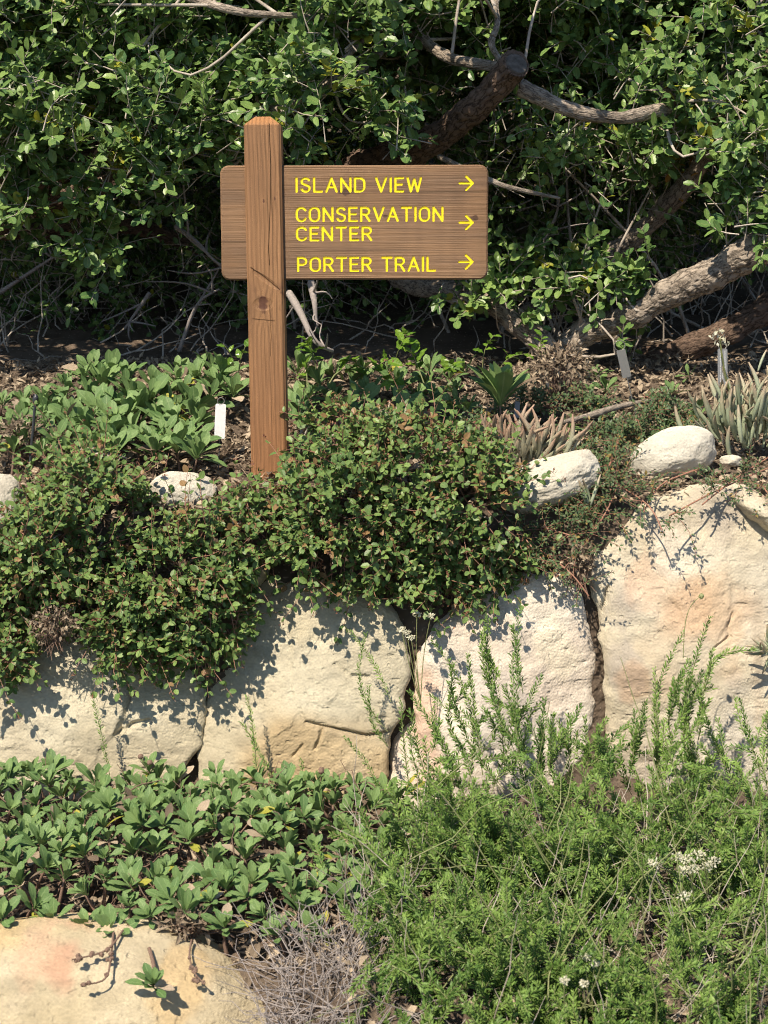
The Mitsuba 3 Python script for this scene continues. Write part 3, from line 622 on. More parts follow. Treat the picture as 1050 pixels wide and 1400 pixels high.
def crown(tree, C, limbs, seed, leaf=.038, per=15, parts=300, twist=.6, branch=True):
    r = np.random.default_rng(seed)
    nC = len(C)
    b = np.repeat(C, per, 0) + r.normal(0, .045, (nC * per, 3))
    d = nrm(np.array([0.05, -.55, .45]) + r.normal(0, .75, (nC * per, 3)))
    M, (P, R) = sprays(r, b - d * .05, d, r.uniform(.10, .22, len(b)), 10, leaf, spread=.95, up=1.2, wild=.5, r=.0022, bend=(0, 0, -.012), t0=.3)
    v, f = tubes(P, R, 4)
    tw = [(v, f)]
    if branch:
        L = np.vstack(limbs[1:])
        for c in C[:220]:
            q = L[np.argsort(np.linalg.norm(L - c, axis=1))[r.integers(0, 14)]]
            if np.linalg.norm(q - c) > .45: continue
            m = (q + c) / 2 + r.normal(0, .10, 3)
            tw.append(tube_mesh([q, m, c], [.0055, .004, .002], 5, .0, 10))
    v, f = join(tw)
    part(tree, 'twig', mikit.ply((v, f), 'twig_wood', smooth=True), kind='stuff')
    foliage(tree, big_leaf, M, 'tree_leaf', parts, seed=seed, min_px=8, twigs=len(P))
C1 = crown_clusters(470, 1, (-1.9, .40)); C2 = crown_clusters(380, 2, (.30, 1.9))
shade_roof = np.random.default_rng(17).uniform([-3.2, 5.2, 2.45], [2.2, 8.0, 3.3], (520, 3))  # extra leaf clusters added overhead to keep the ground under the trees shaded
extra1 = np.array([at(x, y, Y) for x, y, Y in ((130, 318, 4.92), (142, 330, 4.95), (70, 205, 4.9), (200, 205, 4.85), (250, 185, 4.85), (300, 175, 4.84), (525, 165, 4.84), (530, 150, 4.9), (40, 210, 4.85), (395, 200, 4.8), (310, 215, 4.9), (10, 225, 4.85), (60, 275, 4.9), (120, 255, 4.85), (170, 240, 4.9), (20, 290, 4.95), (215, 235, 4.85), (430, 110, 4.64), (400, 140, 4.7))])
extra2 = np.array([at(x, y, Y) for x, y, Y in ((800, 385, 5.0), (770, 400, 5.05), (840, 380, 5.0), (720, 395, 5.1), (690, 390, 5.1), (1000, 280, 4.75), (1030, 300, 4.75), (1040, 240, 4.75), (1000, 180, 4.75), (1040, 170, 4.72), (840, 400, 4.98), (660, 395, 5.1), (905, 190, 4.9), (760, 200, 5.0), (880, 215, 5.05))])
extra1 = np.vstack([extra1, [(.22, 4.42, 2.60), (.14, 4.40, 2.58), (.20, 4.50, 2.66), (.10, 4.50, 2.52), (.02, 4.55, 2.50)]])      # leaf clusters added out of view to shade the sawn trunk
crown(tree1, np.vstack([extra1, C1]), L1, 5)
crown(tree2, np.vstack([extra2, C2]), L2[:5] + L2[6:], 6)
for tr, m, sd in ((tree1, shade_roof[:, 0] < .35, 7), (tree2, shade_roof[:, 0] >= .35, 8)): crown(tr, shade_roof[m], None, sd, .06, 9, 0, branch=False)
orange = np.random.default_rng(23); q = np.array([at(x, y, 5.2) for x, y in orange.normal([938, 205], [22, 26], (46, 2))]) + orange.normal(0, .04, (46, 3))
v, f, u = bake(big_leaf[0], frame(q, orange.normal(size=(46, 3)), SUN + orange.normal(0, .6, (46, 3)), .028), orange.integers(0, 64, 46))
part(tree2, 'withered_foliage', mikit.ply((v, f), 'orange_leaf', uv=u), kind='stuff', label='spray of withered orange leaves')
# thicket in the shade behind: a dull green bush with fine leaves and bare twigs
def thicket(label, boxes, n, seed, leaf=.03, every=5):
    r = np.random.default_rng(seed); t = thing('background_bush', label, 'bush')
    C = np.vstack([np.stack([r.uniform(a[0], b[0], k), r.uniform(a[1], b[1], k), r.uniform(a[2], b[2], k)], 1) for a, b, k in boxes])
    b = np.repeat(C, 12, 0) + r.normal(0, .07, (len(C) * 12, 3)); d = nrm(np.array([0, -.4, .5]) + r.normal(0, .8, b.shape))
    M, (P, R) = sprays(r, b, d, r.uniform(.12, .25, len(b)), 8, leaf, wild=.7, r=.0022)
    C = C[::every]
    roots = C + np.stack([r.normal(0, .35, len(C)), r.normal(0, .25, len(C)), C[:, 2] * 0 - .5], 1)
    roots[:, 2] = np.minimum(roots[:, 2], ground_z(roots[:, 0], roots[:, 1]) - .02)
    mid = (roots + C) / 2 + r.normal(0, .13, C.shape)
    S = np.stack([roots, mid, C], 1)
    q = np.stack([resample(smooth_poly(s, 2, False), 7) for s in S])
    v, f = join([tubes(P, R, 4), tubes(q, np.broadcast_to(np.linspace(.007, .003, 7), q.shape[:2]), 5)])
    part(t, 'stem', mikit.ply((v, f), 'twig_wood', smooth=True), kind='stuff')
    foliage(t, big_leaf, M, 'tree_leaf', 0, seed=seed, tone=(0, 64))
xa = lambda px, Y: (px - 525) * Y / F
thicket('shaded bush of small leaves between the sign and the right tree trunk', [((xa(610, 5.8), 5.6, 1.6), (xa(900, 5.8), 6.4, 2.35), 95), ((xa(680, 5.2), 5.05, 1.85), (xa(900, 5.2), 5.5, 2.1), 12)], 0, 41)
thicket('shaded bush of small leaves behind the leaning limb at the right edge', [((xa(850, 5.9), 5.7, 1.65), (xa(1180, 5.9), 6.6, 2.5), 95)], 0, 42)
thicket('dark bush behind the tree limbs at the left edge', [((xa(-150, 6.2), 5.9, 1.8), (xa(620, 6.2), 6.8, 2.7), 150), ((xa(-150, 6.4), 6.3, 1.55), (xa(560, 6.4), 7.0, 1.95), 60), ((xa(-200, 6), 5.65, 1.42), (xa(640, 6), 6.3, 1.78), 85)], 0, 43, every=25)
thicket('dense bush on the hillside far behind the trees', [((-2.8, 7.6, 2.0), (2.8, 8.6, 3.9), 380)], 0, 44, .05)

key = numbered('bare_twigs'); labels[key] = {'label': 'tangle of bare dark twigs in the shade under the trees', 'category': 'twigs', 'kind': 'stuff'}
r = np.random.default_rng(77); n = 230
b = np.stack([r.uniform(-1.5, 1.5, n), r.uniform(5.25, 6.3, n), np.zeros(n)], 1); b[:, 2] = ground_z(b[:, 0], b[:, 1]) - .01
d = nrm(r.normal(size=(n, 3)) + [0, -.2, .7]); ts = np.linspace(0, 1, 7)
P = b[:, None] + d[:, None] * (ts[:, None] * r.uniform(.12, .5, (n, 1, 1))) + r.normal(0, .02, (n, 7, 3)).cumsum(1) * .6
scene[key] = mikit.ply(tubes(P, np.broadcast_to(.0034 - .0024 * ts, (n, 7)), 5), 'twig_wood', smooth=True)

# dry branches in the shade under the trees
def dry_branch(label, runs, w=5, seed=0):
    t = thing('dry_branch', label, 'branch', None); out = []
    r = np.random.default_rng(seed)
    for pts in runs:
        wpts = [at(*p) for p in pts]; out.append(tube_mesh(wpts, np.linspace(w, w * .4, len(pts)) / 2 * 5.3 / F, 6, .3, 20))
        for _ in range(4):
            k = r.integers(1, len(wpts)); a = np.array(wpts[k]) * .6 + np.array(wpts[k - 1]) * .4
            e = a + r.normal(0, .07, 3) + [0, -.02, .03]
            out.append(tube_mesh([a, (a + e) / 2 + r.normal(0, .01, 3), e], [.004, .003, .0015], 4, 0, 6))
    scene[t] = mikit.ply(join(out), 'grey_twig', smooth=True)
dry_branch('dry grey branch with bare side twigs left of the sign board', [[(240, 310, 5.3), (270, 330, 5.25), (290, 355, 5.25), (315, 372, 5.3)]], 7, 3)
dry_branch('bent dead stem rising from the soil left of the post', [[(245, 480, 5.4), (262, 430, 5.35), (275, 408, 5.3), (300, 395, 5.3)]], 7, 13)
dry_branch('pale dead branch hanging just right of the post below the board', [[(395, 400, 5.0), (410, 425, 4.95), (430, 470, 4.9), (455, 480, 4.95)]], 11, 4)
dry_branch('short pale dead stub hanging behind the board right of the post', [[(425, 385, 5.0), (430, 412, 4.95), (432, 440, 4.95)]], 11, 9)
dry_branch('thin dead branch low in the dark at the left edge', [[(0, 400, 5.6), (45, 370, 5.5), (90, 340, 5.5)]], 7, 5)
dry_branch('slanting dead stick in the dark midway between left edge and post', [[(205, 400, 5.4), (188, 424, 5.4), (170, 450, 5.4)]], 7, 7)
dry_branch('bare twiggy branch in the shade right of the sign board', [[(735, 340, 5.5), (760, 300, 5.45), (765, 270, 5.4)]], 6, 6)
lg = thing('fallen_log', 'dark fallen log lying on the mulch at the right edge', 'log')
v, f = tube_mesh([at(870, 492, 5.25), at(905, 484, 5.2), at(975, 466, 5.15), at(1020, 438, 5.1), at(1100, 395, 5.1)], [.030, .036, .042, .046, .05], 30, .5, 140)
scene[lg] = mikit.ply((v, f), 'dark_bark', smooth=True, uv=tube_uv(v, 30))
st = thing('bark_strip', 'long pale strip of bark lying on the upper bed', 'bark')
v, f = tube_mesh([at(768, 578, 4.45), at(800, 570, 4.5), at(838, 558, 4.55), at(872, 550, 4.6), at(905, 546, 4.65)], [.006, .008, .008, .007, .004], 10, .4, 60)
scene[st] = mikit.ply((v, f), 'bark', smooth=True, uv=tube_uv(v, 10))

# ------------------------------------------------------------------ the two mounding shrubs over the wall
def shrub(label, blobs, seed, n, leaf=.0190, name='mounding_shrub'):
    """blobs: px, py, Y and radii (m) of the lumps that the shrub is made of"""
    r = np.random.default_rng(seed); t = thing(name, label, 'shrub')
    cs = np.array([at(*b[:3]) for b in blobs]); rs = np.array([b[3:6] for b in blobs])
    area = (rs[:, 0] * rs[:, 2]); pick = r.choice(len(cs), n, p=area / area.sum())
    d = nrm(r.normal(size=(n, 3)) * [1, 1, 1] + [0, -.35, .25])
    rad = r.uniform(.55, 1.02, n) ** .7 * (1 + .75 * (meshkit.fbm((cs[pick] + d * rs[pick]) * 9, 2) - .5))
    b = cs[pick] + d * rs[pick] * rad[:, None]
    inside = np.zeros(n, bool)
    for c, q in zip(cs, rs): inside |= (((b - c) / q) ** 2).sum(1) < .40
    b, d = b[~inside], d[~inside]
    ok = b[:, 1] < 4.6; b, d = b[ok], d[ok]
    clump = meshkit.noise(b * 16 + seed); keep = (clump > .45 * r.random(len(b)) + .14) & (meshkit.noise(b * 8 + seed + 3) > .27); b, d = b[keep], d[keep]
    dd = nrm(d * .8 + [0, -.15, .22] + r.normal(0, .45, b.shape))
    Lt = np.where(r.random(len(b)) < .2, r.uniform(.10, .19, len(b)), r.uniform(.05, .10, len(b)))
    hb = cs[r.integers(0, len(cs), 110)]; hq = nrm(np.stack([r.normal(0, .8, 110), r.uniform(-1, -.3, 110), r.uniform(-.9, .2, 110)], 1))
    hb = hb + hq * rs[[int(np.argmin(np.linalg.norm(cs - c, axis=1))) for c in hb]] * .85          # sprigs that hang out of the mound
    b = np.vstack([b, hb]); dd = np.vstack([dd, nrm(np.stack([r.normal(0, .5, 110), r.uniform(-.6, -.1, 110), r.uniform(-1.2, -.1, 110)], 1))]); Lt = np.r_[Lt, r.uniform(.09, .17, 110)]
    M, (P, R) = sprays(r, b - dd * .04, dd, Lt, 8, leaf, spread=1.1, opp=True, wild=.45, r=.0013, bend=(0, 0, -.006), t0=.25, K=4)
    part(t, 'stem', mikit.ply(tubes(P, R, 4), 'red_stem', smooth=True), kind='stuff')
    core = []
    for c, q in zip(cs, rs):
        for _ in range(16):
            e = c + nrm(r.normal(size=3) + [0, -.3, .4]) * q * r.uniform(.6, .95); s = np.array([c[0] + r.normal(0, .05), 4.12, c[2] - q[2] * .5])
            core.append(tube_mesh([s, (s + e) / 2 + [0, -.02, .05], e], [.004, .003, .0015], 5, 0, 8))
    part(t, 'branch', mikit.ply(join(core), 'twig_wood', smooth=True), kind='stuff')
    tip = P[:, -1][r.random(len(P)) < .4]; q = np.repeat(tip, 6, 0) + r.normal(0, .004, (len(tip) * 6, 3))
    foliage(t, tiny, frame(q, nrm(r.normal(size=q.shape) + [0, -.2, 1]), r.normal(size=q.shape), r.uniform(.004, .009, len(q))), 'seed_husk', 0, rest='seed_head', seed=seed)
    foliage(t, hedge_leaf, M, 'hedge_leaf', 300, seed=seed, min_px=8, twigs=len(P))
tiny = [leaf_mesh(.5, 2, 'oval', .3, .1), leaf_mesh(.6, 2, 'oval', .15, .2)]
hedge_leaf = [leaf_mesh(.80, 4, 'round', .22, .12, teeth=.05), leaf_mesh(.72, 4, 'round', .35, .25, teeth=.05), leaf_mesh(.86, 4, 'round', .12, .02, teeth=.05)]
shrub('low mounding shrub with small red-edged leaves hanging over the wall right of the post',
      [(480, 700, 3.98, .17, .20, .20), (570, 660, 4.0, .20, .22, .18), (640, 700, 3.96, .14, .18, .16), (550, 745, 3.93, .17, .12, .13), (650, 765, 3.95, .10, .08, .08), (440, 740, 3.92, .12, .14, .11), (605, 785, 3.92, .10, .07, .07), (470, 600, 4.1, .10, .10, .09), (690, 740, 3.96, .08, .1, .08)], 21, 2900)
shrub('low mounding shrub with small red-edged leaves hanging over the wall left of the post',
      [(75, 745, 3.96, .13, .20, .14), (130, 700, 4.0, .15, .18, .16), (275, 765, 3.95, .15, .16, .12), (220, 810, 3.91, .16, .12, .13), (300, 830, 3.9, .10, .10, .11), (170, 865, 3.86, .09, .08, .09), (10, 800, 3.92, .10, .12, .10), (10, 890, 3.84, .06, .07, .075), (345, 725, 3.97, .08, .12, .10), (250, 880, 3.86, .09, .07, .07), (-50, 810, 3.92, .1, .12, .11), (140, 640, 4.1, .08, .10, .07)], 22, 2900)

# ------------------------------------------------------------------ rosettes of spoon-shaped leaves
spoon = [leaf_mesh(.37, 7, 'spoon', .25, c) for c in (.05, .2, .38)]
spoon_ply = {(k, i): mikit.ply(spoon[k][:2], 'rosette_leaf', smooth=True, uv=spoon[k][2] + [i, 0]) for k in range(3) for i in range(16)}
spoon_dead = [mikit.ply(spoon[2][:2], d, smooth=True, uv=spoon[2][2] + [i, 0]) for i, d in enumerate(['dead_leaf'] * 4 + ['yellow_leaf'] * 2)]
def rosette(pos, axis, size, n, label, group, seed, low=32, bright=0.0, name='rosette_plant', heads=0, stalk=None):
    r = np.random.default_rng(seed); t = thing(name, label, 'plant', group)
    axis = nrm(np.asarray(axis, float)); a0 = nrm(np.cross(axis, [.3, .8, .1])); a1 = np.cross(axis, a0)
    ph = r.uniform(0, 6.28)
    for j in range(n):
        q = (j + .5) / n                                   # 0 = outermost
        el = math.radians(low + (80 - low) * q ** 1.1 + r.normal(0, 7)); az = ph + j * 2.3999 + r.normal(0, .2)
        rad = a0 * math.cos(az) + a1 * math.sin(az)
        d = rad * math.cos(el) + axis * math.sin(el); nn = axis * math.cos(el) - rad * math.sin(el)
        s = size * (1.05 - .45 * q ** 2) * r.uniform(.8, 1.15)
        M = frame(pos - axis * size * (.30 - .3 * q), d, nn + r.normal(0, .22, 3), s)
        if q < .35 and r.random() < .14:
            part(t, 'leaf', {**spoon_dead[int(r.integers(6))], 'to_world': T(M)}); continue
        part(t, 'leaf', {**spoon_ply[(r.choice(3, p=[.3, .45, .25]), int(np.clip(16 * (.12 + .62 * q + bright) + r.normal(0, 2.5), 0, 15)))], 'to_world': T(M)})
    base = pos - axis * size * .3
    end = stalk if stalk is not None else base - axis * size * .9 - np.array([0, 0, .02])
    part(t, 'stem', mikit.ply(tube_mesh([end, (end + base) / 2 + r.normal(0, .006, 3), base + axis * .01], [.0035, .004, .003], 5, .2, 8), 'brown_stem', smooth=True))
    for k in range(heads):
        top = pos + axis * size * .55 + r.normal(0, .008, 3) + a0 * .012 * (k - heads / 2)
        v, f = tube_mesh([pos, top], [.0012, .0012], 5); m = trimesh.creation.icosphere(2, .0065); vv = m.vertices * (1 + .3 * (meshkit.noise(m.vertices * 900)[:, None] - .5))
        part(t, 'seed_head', mikit.ply(join([(v, f), (vv + top, m.faces)]), 'brown_stem', smooth=30))
rs = np.random.default_rng(5)
LG = 'rosettes carpeting the lower bed'
spots = []
tries = 0
while len(spots) < 165 and tries < 40000:
    tries += 1
    px, Y = rs.uniform(-60, 550), rs.uniform(2.98, 3.74)
    p = np.array([xa(px, Y), Y, 0.0])
    mound = .075 + .05 * meshkit.noise(p[None] * 5)[0]
    p[2] = np.interp(Y, [2.98, 3.12, 3.4, 3.74], [.265, .315, .345, .345]) + mound - .045 - max(0, (px - 420) / 130) * .03
    sx, sy, _ = project(p)
    if sy > 1235 + 55 * math.sin(px / 70) and sy > 1262 + .06 * px: continue
    if sy > 1290 - max(0, px - 420) * 1.1: continue
    if any(np.linalg.norm((p - q) * [1, .75, 1]) < .045 for q in spots): continue
    spots.append(p)
def lower_label(p):
    px, py, _ = project(p)
    a = 'at the left edge' if px < 120 else 'in the left half' if px < 250 else 'right of the middle' if px < 380 else 'beside the needle shrubs'
    b = 'front' if p[1] < 3.2 else 'middle' if p[1] < 3.48 else 'back'
    w = {'front': 'overhanging the boulder', 'middle': 'between front and back rows', 'back': 'along the foot of the wall'}[b]
    return f'spoon-leaved rosette {w}, {a}', f'{b} rosettes of the lower carpet {a}'
for k, p in enumerate(sorted(spots, key=lambda q: q[1])):
    ax = np.array([0, -.28, 1]) + rs.normal(0, .33, 3) * [1, 1, 0]
    rosette(p, ax, rs.uniform(.036, .060), int(rs.integers(12, 18)), *lower_label(p), 1000 + k)
def ground_pt(px, py, lift=0.0, Y0=4.05, Y1=6.2):
    """the point of the upper bed that shows at this pixel"""
    ys = np.linspace(Y0, Y1, 200)
    pts = np.array([at(px, py, y) for y in ys]); g = ground_z(pts[:, 0], pts[:, 1]) + lift
    k = np.argmax(pts[:, 2] < g) if (pts[:, 2] < g).any() else 199
    return pts[k]
UL, UR = 'rosettes left of the post on the upper bed', 'rosettes right of the post on the upper bed'
k = 0
for _ in range(2500):
    px, py = rs.uniform(-20, 340), rs.uniform(500, 620)
    if py < 542 - 32 * min(1, max(0, px) / 160) + 12 * math.sin(px / 25) or px > 322 or (276 < px < 334 and 545 < py < 640): continue
    p = ground_pt(px, py, .085)
    if any(np.linalg.norm(p - q) < (.055 if px < 110 else .060) for q in spots): continue
    spots.append(p); k += 1
    rosette(p, np.array([0, -.3, 1]) + rs.normal(0, .35, 3) * [1, 1, 0], rs.uniform(.045, .065) if px < 110 else rs.uniform(.060, .088), int(rs.integers(10, 15)), *(lambda a, b: (f'spoon-leaved rosette {b} of the upper bed, {a} post', f'{b} upper rosettes {a} post'))(
            'far left of the' if px < 120 else 'midway left of the' if px < 230 else 'just left of the', 'at the back' if p[1] > 4.75 else 'in the middle' if p[1] > 4.45 else 'at the front'), 2000 + k)
k = 0
for _ in range(500):
    px, py = rs.uniform(395, 640), rs.uniform(500, 570)
    p = ground_pt(px, py, .05)
    if any(np.linalg.norm(p - q) < .085 for q in spots): continue
    spots.append(p); k += 1
    rosette(p, np.array([0, -.3, 1]) + rs.normal(0, .35, 3) * [1, 1, 0], rs.uniform(.05, .08), int(rs.integers(9, 13)), *(lambda a: (f'green spoon-leaved rosette behind the shrub, {a} the post', f'upper rosettes {a} the post'))('just right of' if px < 500 else 'well right of'), 2300 + k)
rosette(at(684, 540, 4.40), [.02, -.12, 1], .125, 18, 'tall upright bright green rosette above the pinkish succulent', None, 31, low=50, bright=.3)
for j, (px, py, Y) in enumerate(((590, 540, 4.6), (640, 560, 4.5))): rosette(at(px, py, Y), [.1, -.3, 1], .06, 10, ('small rosette with yellowing leaves left of the tall upright rosette', 'small rosette at the foot of the tall upright rosette')[j], None, 40 + j)
rosette(at(828, 530, 4.75), [.0, -.4, 1], .055, 10, 'flat bright green rosette below the leaning plant label', None, 51)
rosette(at(808, 538, 4.7), [-.3, -.4, 1], .05, 9, 'small bright green rosette left of the flat one below the leaning label', None, 52)
k = 0
for _ in range(400):
    px, py = rs.uniform(560, 960), rs.uniform(505, 600)
    p = ground_pt(px, py, .03)
    if any(np.linalg.norm(p - q) < .13 for q in spots) or abs(px - 853) < 35 or 650 < px < 770: continue
    spots.append(p); k += 1
    rosette(p, np.array([0, -.3, 1]) + rs.normal(0, .35, 3) * [1, 1, 0], rs.uniform(.035, .06), int(rs.integers(7, 11)), 'small spoon-leaved rosette on the mulch slope above the pale boulders', 'small rosettes on the right-hand mulch slope', 2600 + k)
rosette(on_boulder(210, 1345, .045), [.1, -.45, .9], .042, 17, 'single rosette hanging on a dry stalk over the bottom left boulder', None, 53, stalk=on_boulder(204, 1296, .01))
rosette(at(203, 1052, 3.72), [-.1, -.2, 1], .05, 11, 'rosette with three dry seed heads standing below the wall crack', None, 54, heads=3)
rosette(at(438, 1076, 3.72), [.1, -.2, 1], .055, 11, 'rosette with dry seed heads below the smooth cream wall stone', None, 55, heads=3)

# ------------------------------------------------------------------ feathery needle-leaved shrubs of the lower right
needle = [(np.array([(0, 0, 0), (.5, -.15, .03), (.5, .15, .03), (1, 0, -.03)]), np.array([(0, 1, 2), (1, 3, 2)]), np.array([(.5, 0), (.2, .5), (.8, .5), (.5, 1.0)]))]
def needle_shrub(label, seeds, seed, leaf=.0145):
    """seeds: (base point, direction, length)"""
    r = np.random.default_rng(seed); t = thing('needle_shrub', label, 'shrub')
    b = np.array([s[0] for s in seeds]); d = np.array([s[1] for s in seeds]); L = np.array([s[2] for s in seeds])
    Ms, tb, tone_ = [], [], []
    for lo, hi, n in ((0, .09, 54), (.09, .13, 72), (.13, .22, 110), (.22, 9, 170)):
        m = (L >= lo) & (L < hi)
        if not m.any(): continue
        M, (P, R) = sprays(r, b[m], d[m], L[m], n, leaf, spread=.85, wild=.5, r=.0012, bend=(0, 0, .004), t0=.08, K=7)
        Ms.append(M); tb.append(tubes(P, R, 4))
    part(t, 'stem', mikit.ply(join(tb), 'green_stem', smooth=True), kind='stuff')
    for k, m in enumerate(Ms): foliage(t, needle, m, 'needle_leaf', 0, seed=seed + 200 * k, twigs=len(tb[k][0]) // 28)
def mound_z(px, Y):
    return np.interp(Y, [2.45, 2.7, 3.0, 3.4, 3.6], [.16, .27, .335, .40, .43]) + .0
def fill(r, n, x0, x1, Y0, Y1, h=(.10, .19)):
    out = []
    for _ in range(n):
        px, Y = r.uniform(x0, x1), r.uniform(Y0, Y1)
        z = mound_z(px, Y) - r.uniform(.0, .13)
        dens = meshkit.noise(np.array([[xa(px, Y) * 9, Y * 9, 3]]))[0]
        if dens < .38: continue
        out.append((np.array([xa(px, Y), Y, z]), np.array([r.normal(0, .55), r.normal(-.25, .45), 1.0]), r.uniform(*h)))
        for _ in range(3):
            q = out[-1]; out.append((q[0] + q[1] * r.uniform(.02, .08) + r.normal(0, .012, 3), nrm(q[1] + r.normal(0, .8, 3)), r.uniform(.045, .085)))
    return out
def spires(r, lst):
    out = []
    for x0, y0, x1, y1, Y in lst:
        a, e = at(x0, y0, Y), at(x1, y1, Y + .02); out.append((a, e - a, float(np.linalg.norm(e - a))))
        for _ in range(3):
            q = a + (e - a) * r.uniform(.1, .6); out.append((q, (e - a) / np.linalg.norm(e - a) + r.normal(0, .45, 3), r.uniform(.06, .15)))
    return out
r = np.random.default_rng(8)
needle_shrub('feathery needle-leaved shrub whose spires rise in front of the whitish wall stone',
    fill(r, 50, 560, 740, 3.2, 3.6) + spires(r, [(640, 1080, 590, 880, 3.6), (660, 1060, 640, 900, 3.58), (690, 1050, 660, 870, 3.6), (720, 1060, 710, 835, 3.6), (690, 1080, 615, 940, 3.55), (640, 1100, 560, 950, 3.55),
     (720, 1090, 700, 900, 3.5), (750, 1060, 770, 1000, 3.5), (670, 1090, 740, 930, 3.55), (600, 1110, 560, 1000, 3.5), (740, 1100, 745, 960, 3.5), (705, 1030, 668, 850, 3.6)]), 61)
needle_shrub('feathery needle-leaved shrub with tall spires in front of the largest wall stone',
    fill(r, 80, 730, 1100, 3.2, 3.6) + spires(r, [(900, 1060, 934, 870, 3.6), (950, 1060, 970, 850, 3.6), (930, 1050, 940, 930, 3.6), (900, 1080, 895, 920, 3.6), (860, 1070, 868, 975, 3.55), (1040, 1060, 1012, 960, 3.55), (800, 1060, 830, 985, 3.5), (840, 1080, 800, 985, 3.5),
     (1010, 1090, 975, 1010, 3.5), (890, 1090, 940, 960, 3.5), (1050, 1080, 1045, 1010, 3.4), (780, 1080, 778, 980, 3.55), (960, 1080, 945, 920, 3.58)]), 62)
needle_shrub('feathery needle-leaved shrub filling the lower bed below the pinkish wedge stone', fill(r, 165, 520, 760, 2.75, 3.3), 63)
needle_shrub('feathery needle-leaved shrub around the cream flower heads at the right', fill(r, 185, 740, 1110, 2.75, 3.3), 64)
needle_shrub('feathery needle-leaved shrub along the bottom edge right of the dead twigs', fill(r, 210, 560, 1120, 2.42, 2.8), 65)
def lone(label, lst, seed):
    needle_shrub(label, [(at(*a), at(*b) - at(*a), float(np.linalg.norm(at(*b) - at(*a)))) for a, b in lst], seed, .011)
lone('slender needle-leaved sprig in front of the left wall stone', [((150, 1060, 3.74), (128, 960, 3.76))], 71)
lone('pair of slender needle-leaved sprigs in front of the smooth cream stone', [((350, 1060, 3.74), (338, 955, 3.76)), ((380, 1080, 3.7), (330, 990, 3.72)), ((420, 1090, 3.7), (412, 1040, 3.72))], 72)
lone('needle-leaved sprigs leaning over the joint right of the smooth cream stone', [((530, 1000, 3.72), (500, 870, 3.74)), ((535, 960, 3.72), (478, 865, 3.74)), ((530, 1020, 3.72), (505, 940, 3.74)), ((520, 1090, 3.66), (470, 1010, 3.68)), ((560, 1080, 3.6), (548, 960, 3.64))], 73)

# ------------------------------------------------------------------ dead twigs, litter, dry heads
def tangle(label, n, boxpx, Ys, seed, mat='grey_twig', up=.6, L=(.06, .18), rad=.0012, name='dead_twigs', lift=.0):
    r = np.random.default_rng(seed); key = numbered(name); labels[key] = {'label': label, 'category': 'twigs', 'kind': 'stuff'}
    Y = r.uniform(Ys[0], Ys[1], n); px = r.uniform(boxpx[0], boxpx[1], n)
    b = np.stack([(px - 525) * Y / F, Y, mound_z(px, Y) - .06 + r.uniform(-.02, .05, n) + lift], 1)
    d = nrm(np.stack([r.normal(0, 1, n), r.normal(0, .5, n), r.normal(up, .6, n)], 1)); l = r.uniform(L[0], L[1], n)
    ts = np.linspace(0, 1, 6); w = r.normal(0, .012, (n, 6, 3)).cumsum(1)
    P = b[:, None] + d[:, None] * (ts[:, None] * l[:, None, None]) + w * .6
    scene[key] = mikit.ply(tubes(P, np.broadcast_to(rad * (1.2 - .8 * ts), (n, 6)), 4), mat, smooth=True)
tangle('grey tangle of dead twigs below the rosettes at the bottom centre', 520, (375, 520), (2.5, 3.0), 81)
tangle('dry brown stems under the lower rosettes', 420, (-60, 500), (2.98, 3.72), 82, 'brown_stem', .1, (.04, .09), .0018, 'dry_stems', -.01)
tangle('bare stems among the feathery shrubs', 420, (480, 1110), (2.5, 3.4), 83, 'twig_wood', .8, (.08, .25), .0013, 'bare_stems')

tangle('long yellow-green stems arching through the feathery shrubs', 90, (520, 1110), (2.5, 3.3), 84, 'green_stem', .35, (.2, .42), .0016, 'arching_stems', .05)

dead = [leaf_mesh(.45, 2, 'oval', .5, .4), leaf_mesh(.25, 2, 'oval', -.4, -.5), leaf_mesh(.6, 3, 'oval', .3, .6)]
def scatter(key, label, n, x, Y, lift, size, seed, bsdf='dead_leaf'):
    r = np.random.default_rng(seed)
    p = np.stack([r.uniform(*x, n), r.uniform(*Y, n), np.zeros(n)], 1)
    p[:, 2] = ground_z(p[:, 0], p[:, 1]) + r.uniform(0, lift, n)
    M = frame(p, r.normal(size=(n, 3)) * [1, 1, .25], np.array([0, -.1, 1]) + r.normal(0, .5, (n, 3)), r.uniform(*size, n))
    vs, fs, us, k = [], [], [], 0
    w = r.integers(0, 3, n)
    for q in range(3):
        v, f, u = bake(dead[q], M[w == q], r.integers(0, 64, (w == q).sum())); vs.append(v); fs.append(f + k); us.append(u); k += len(v)
    scene[key] = mikit.ply((np.vstack(vs), np.vstack(fs)), bsdf, uv=np.vstack(us))
    labels[key] = {'kind': 'stuff', 'label': label, 'category': 'leaf litter'}
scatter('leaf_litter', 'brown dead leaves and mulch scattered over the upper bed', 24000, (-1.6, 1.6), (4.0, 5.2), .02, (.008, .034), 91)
scatter('dry_leaves', 'withered brown leaves under the rosettes of the lower bed', 2600, (-1.0, .05), (2.85, 3.78), .035, (.015, .035), 92)
scatter('fallen_leaves', 'brown fallen leaves beneath the feathery shrubs', 2200, (-.1, 1.0), (2.4, 3.6), .06, (.012, .03), 93)

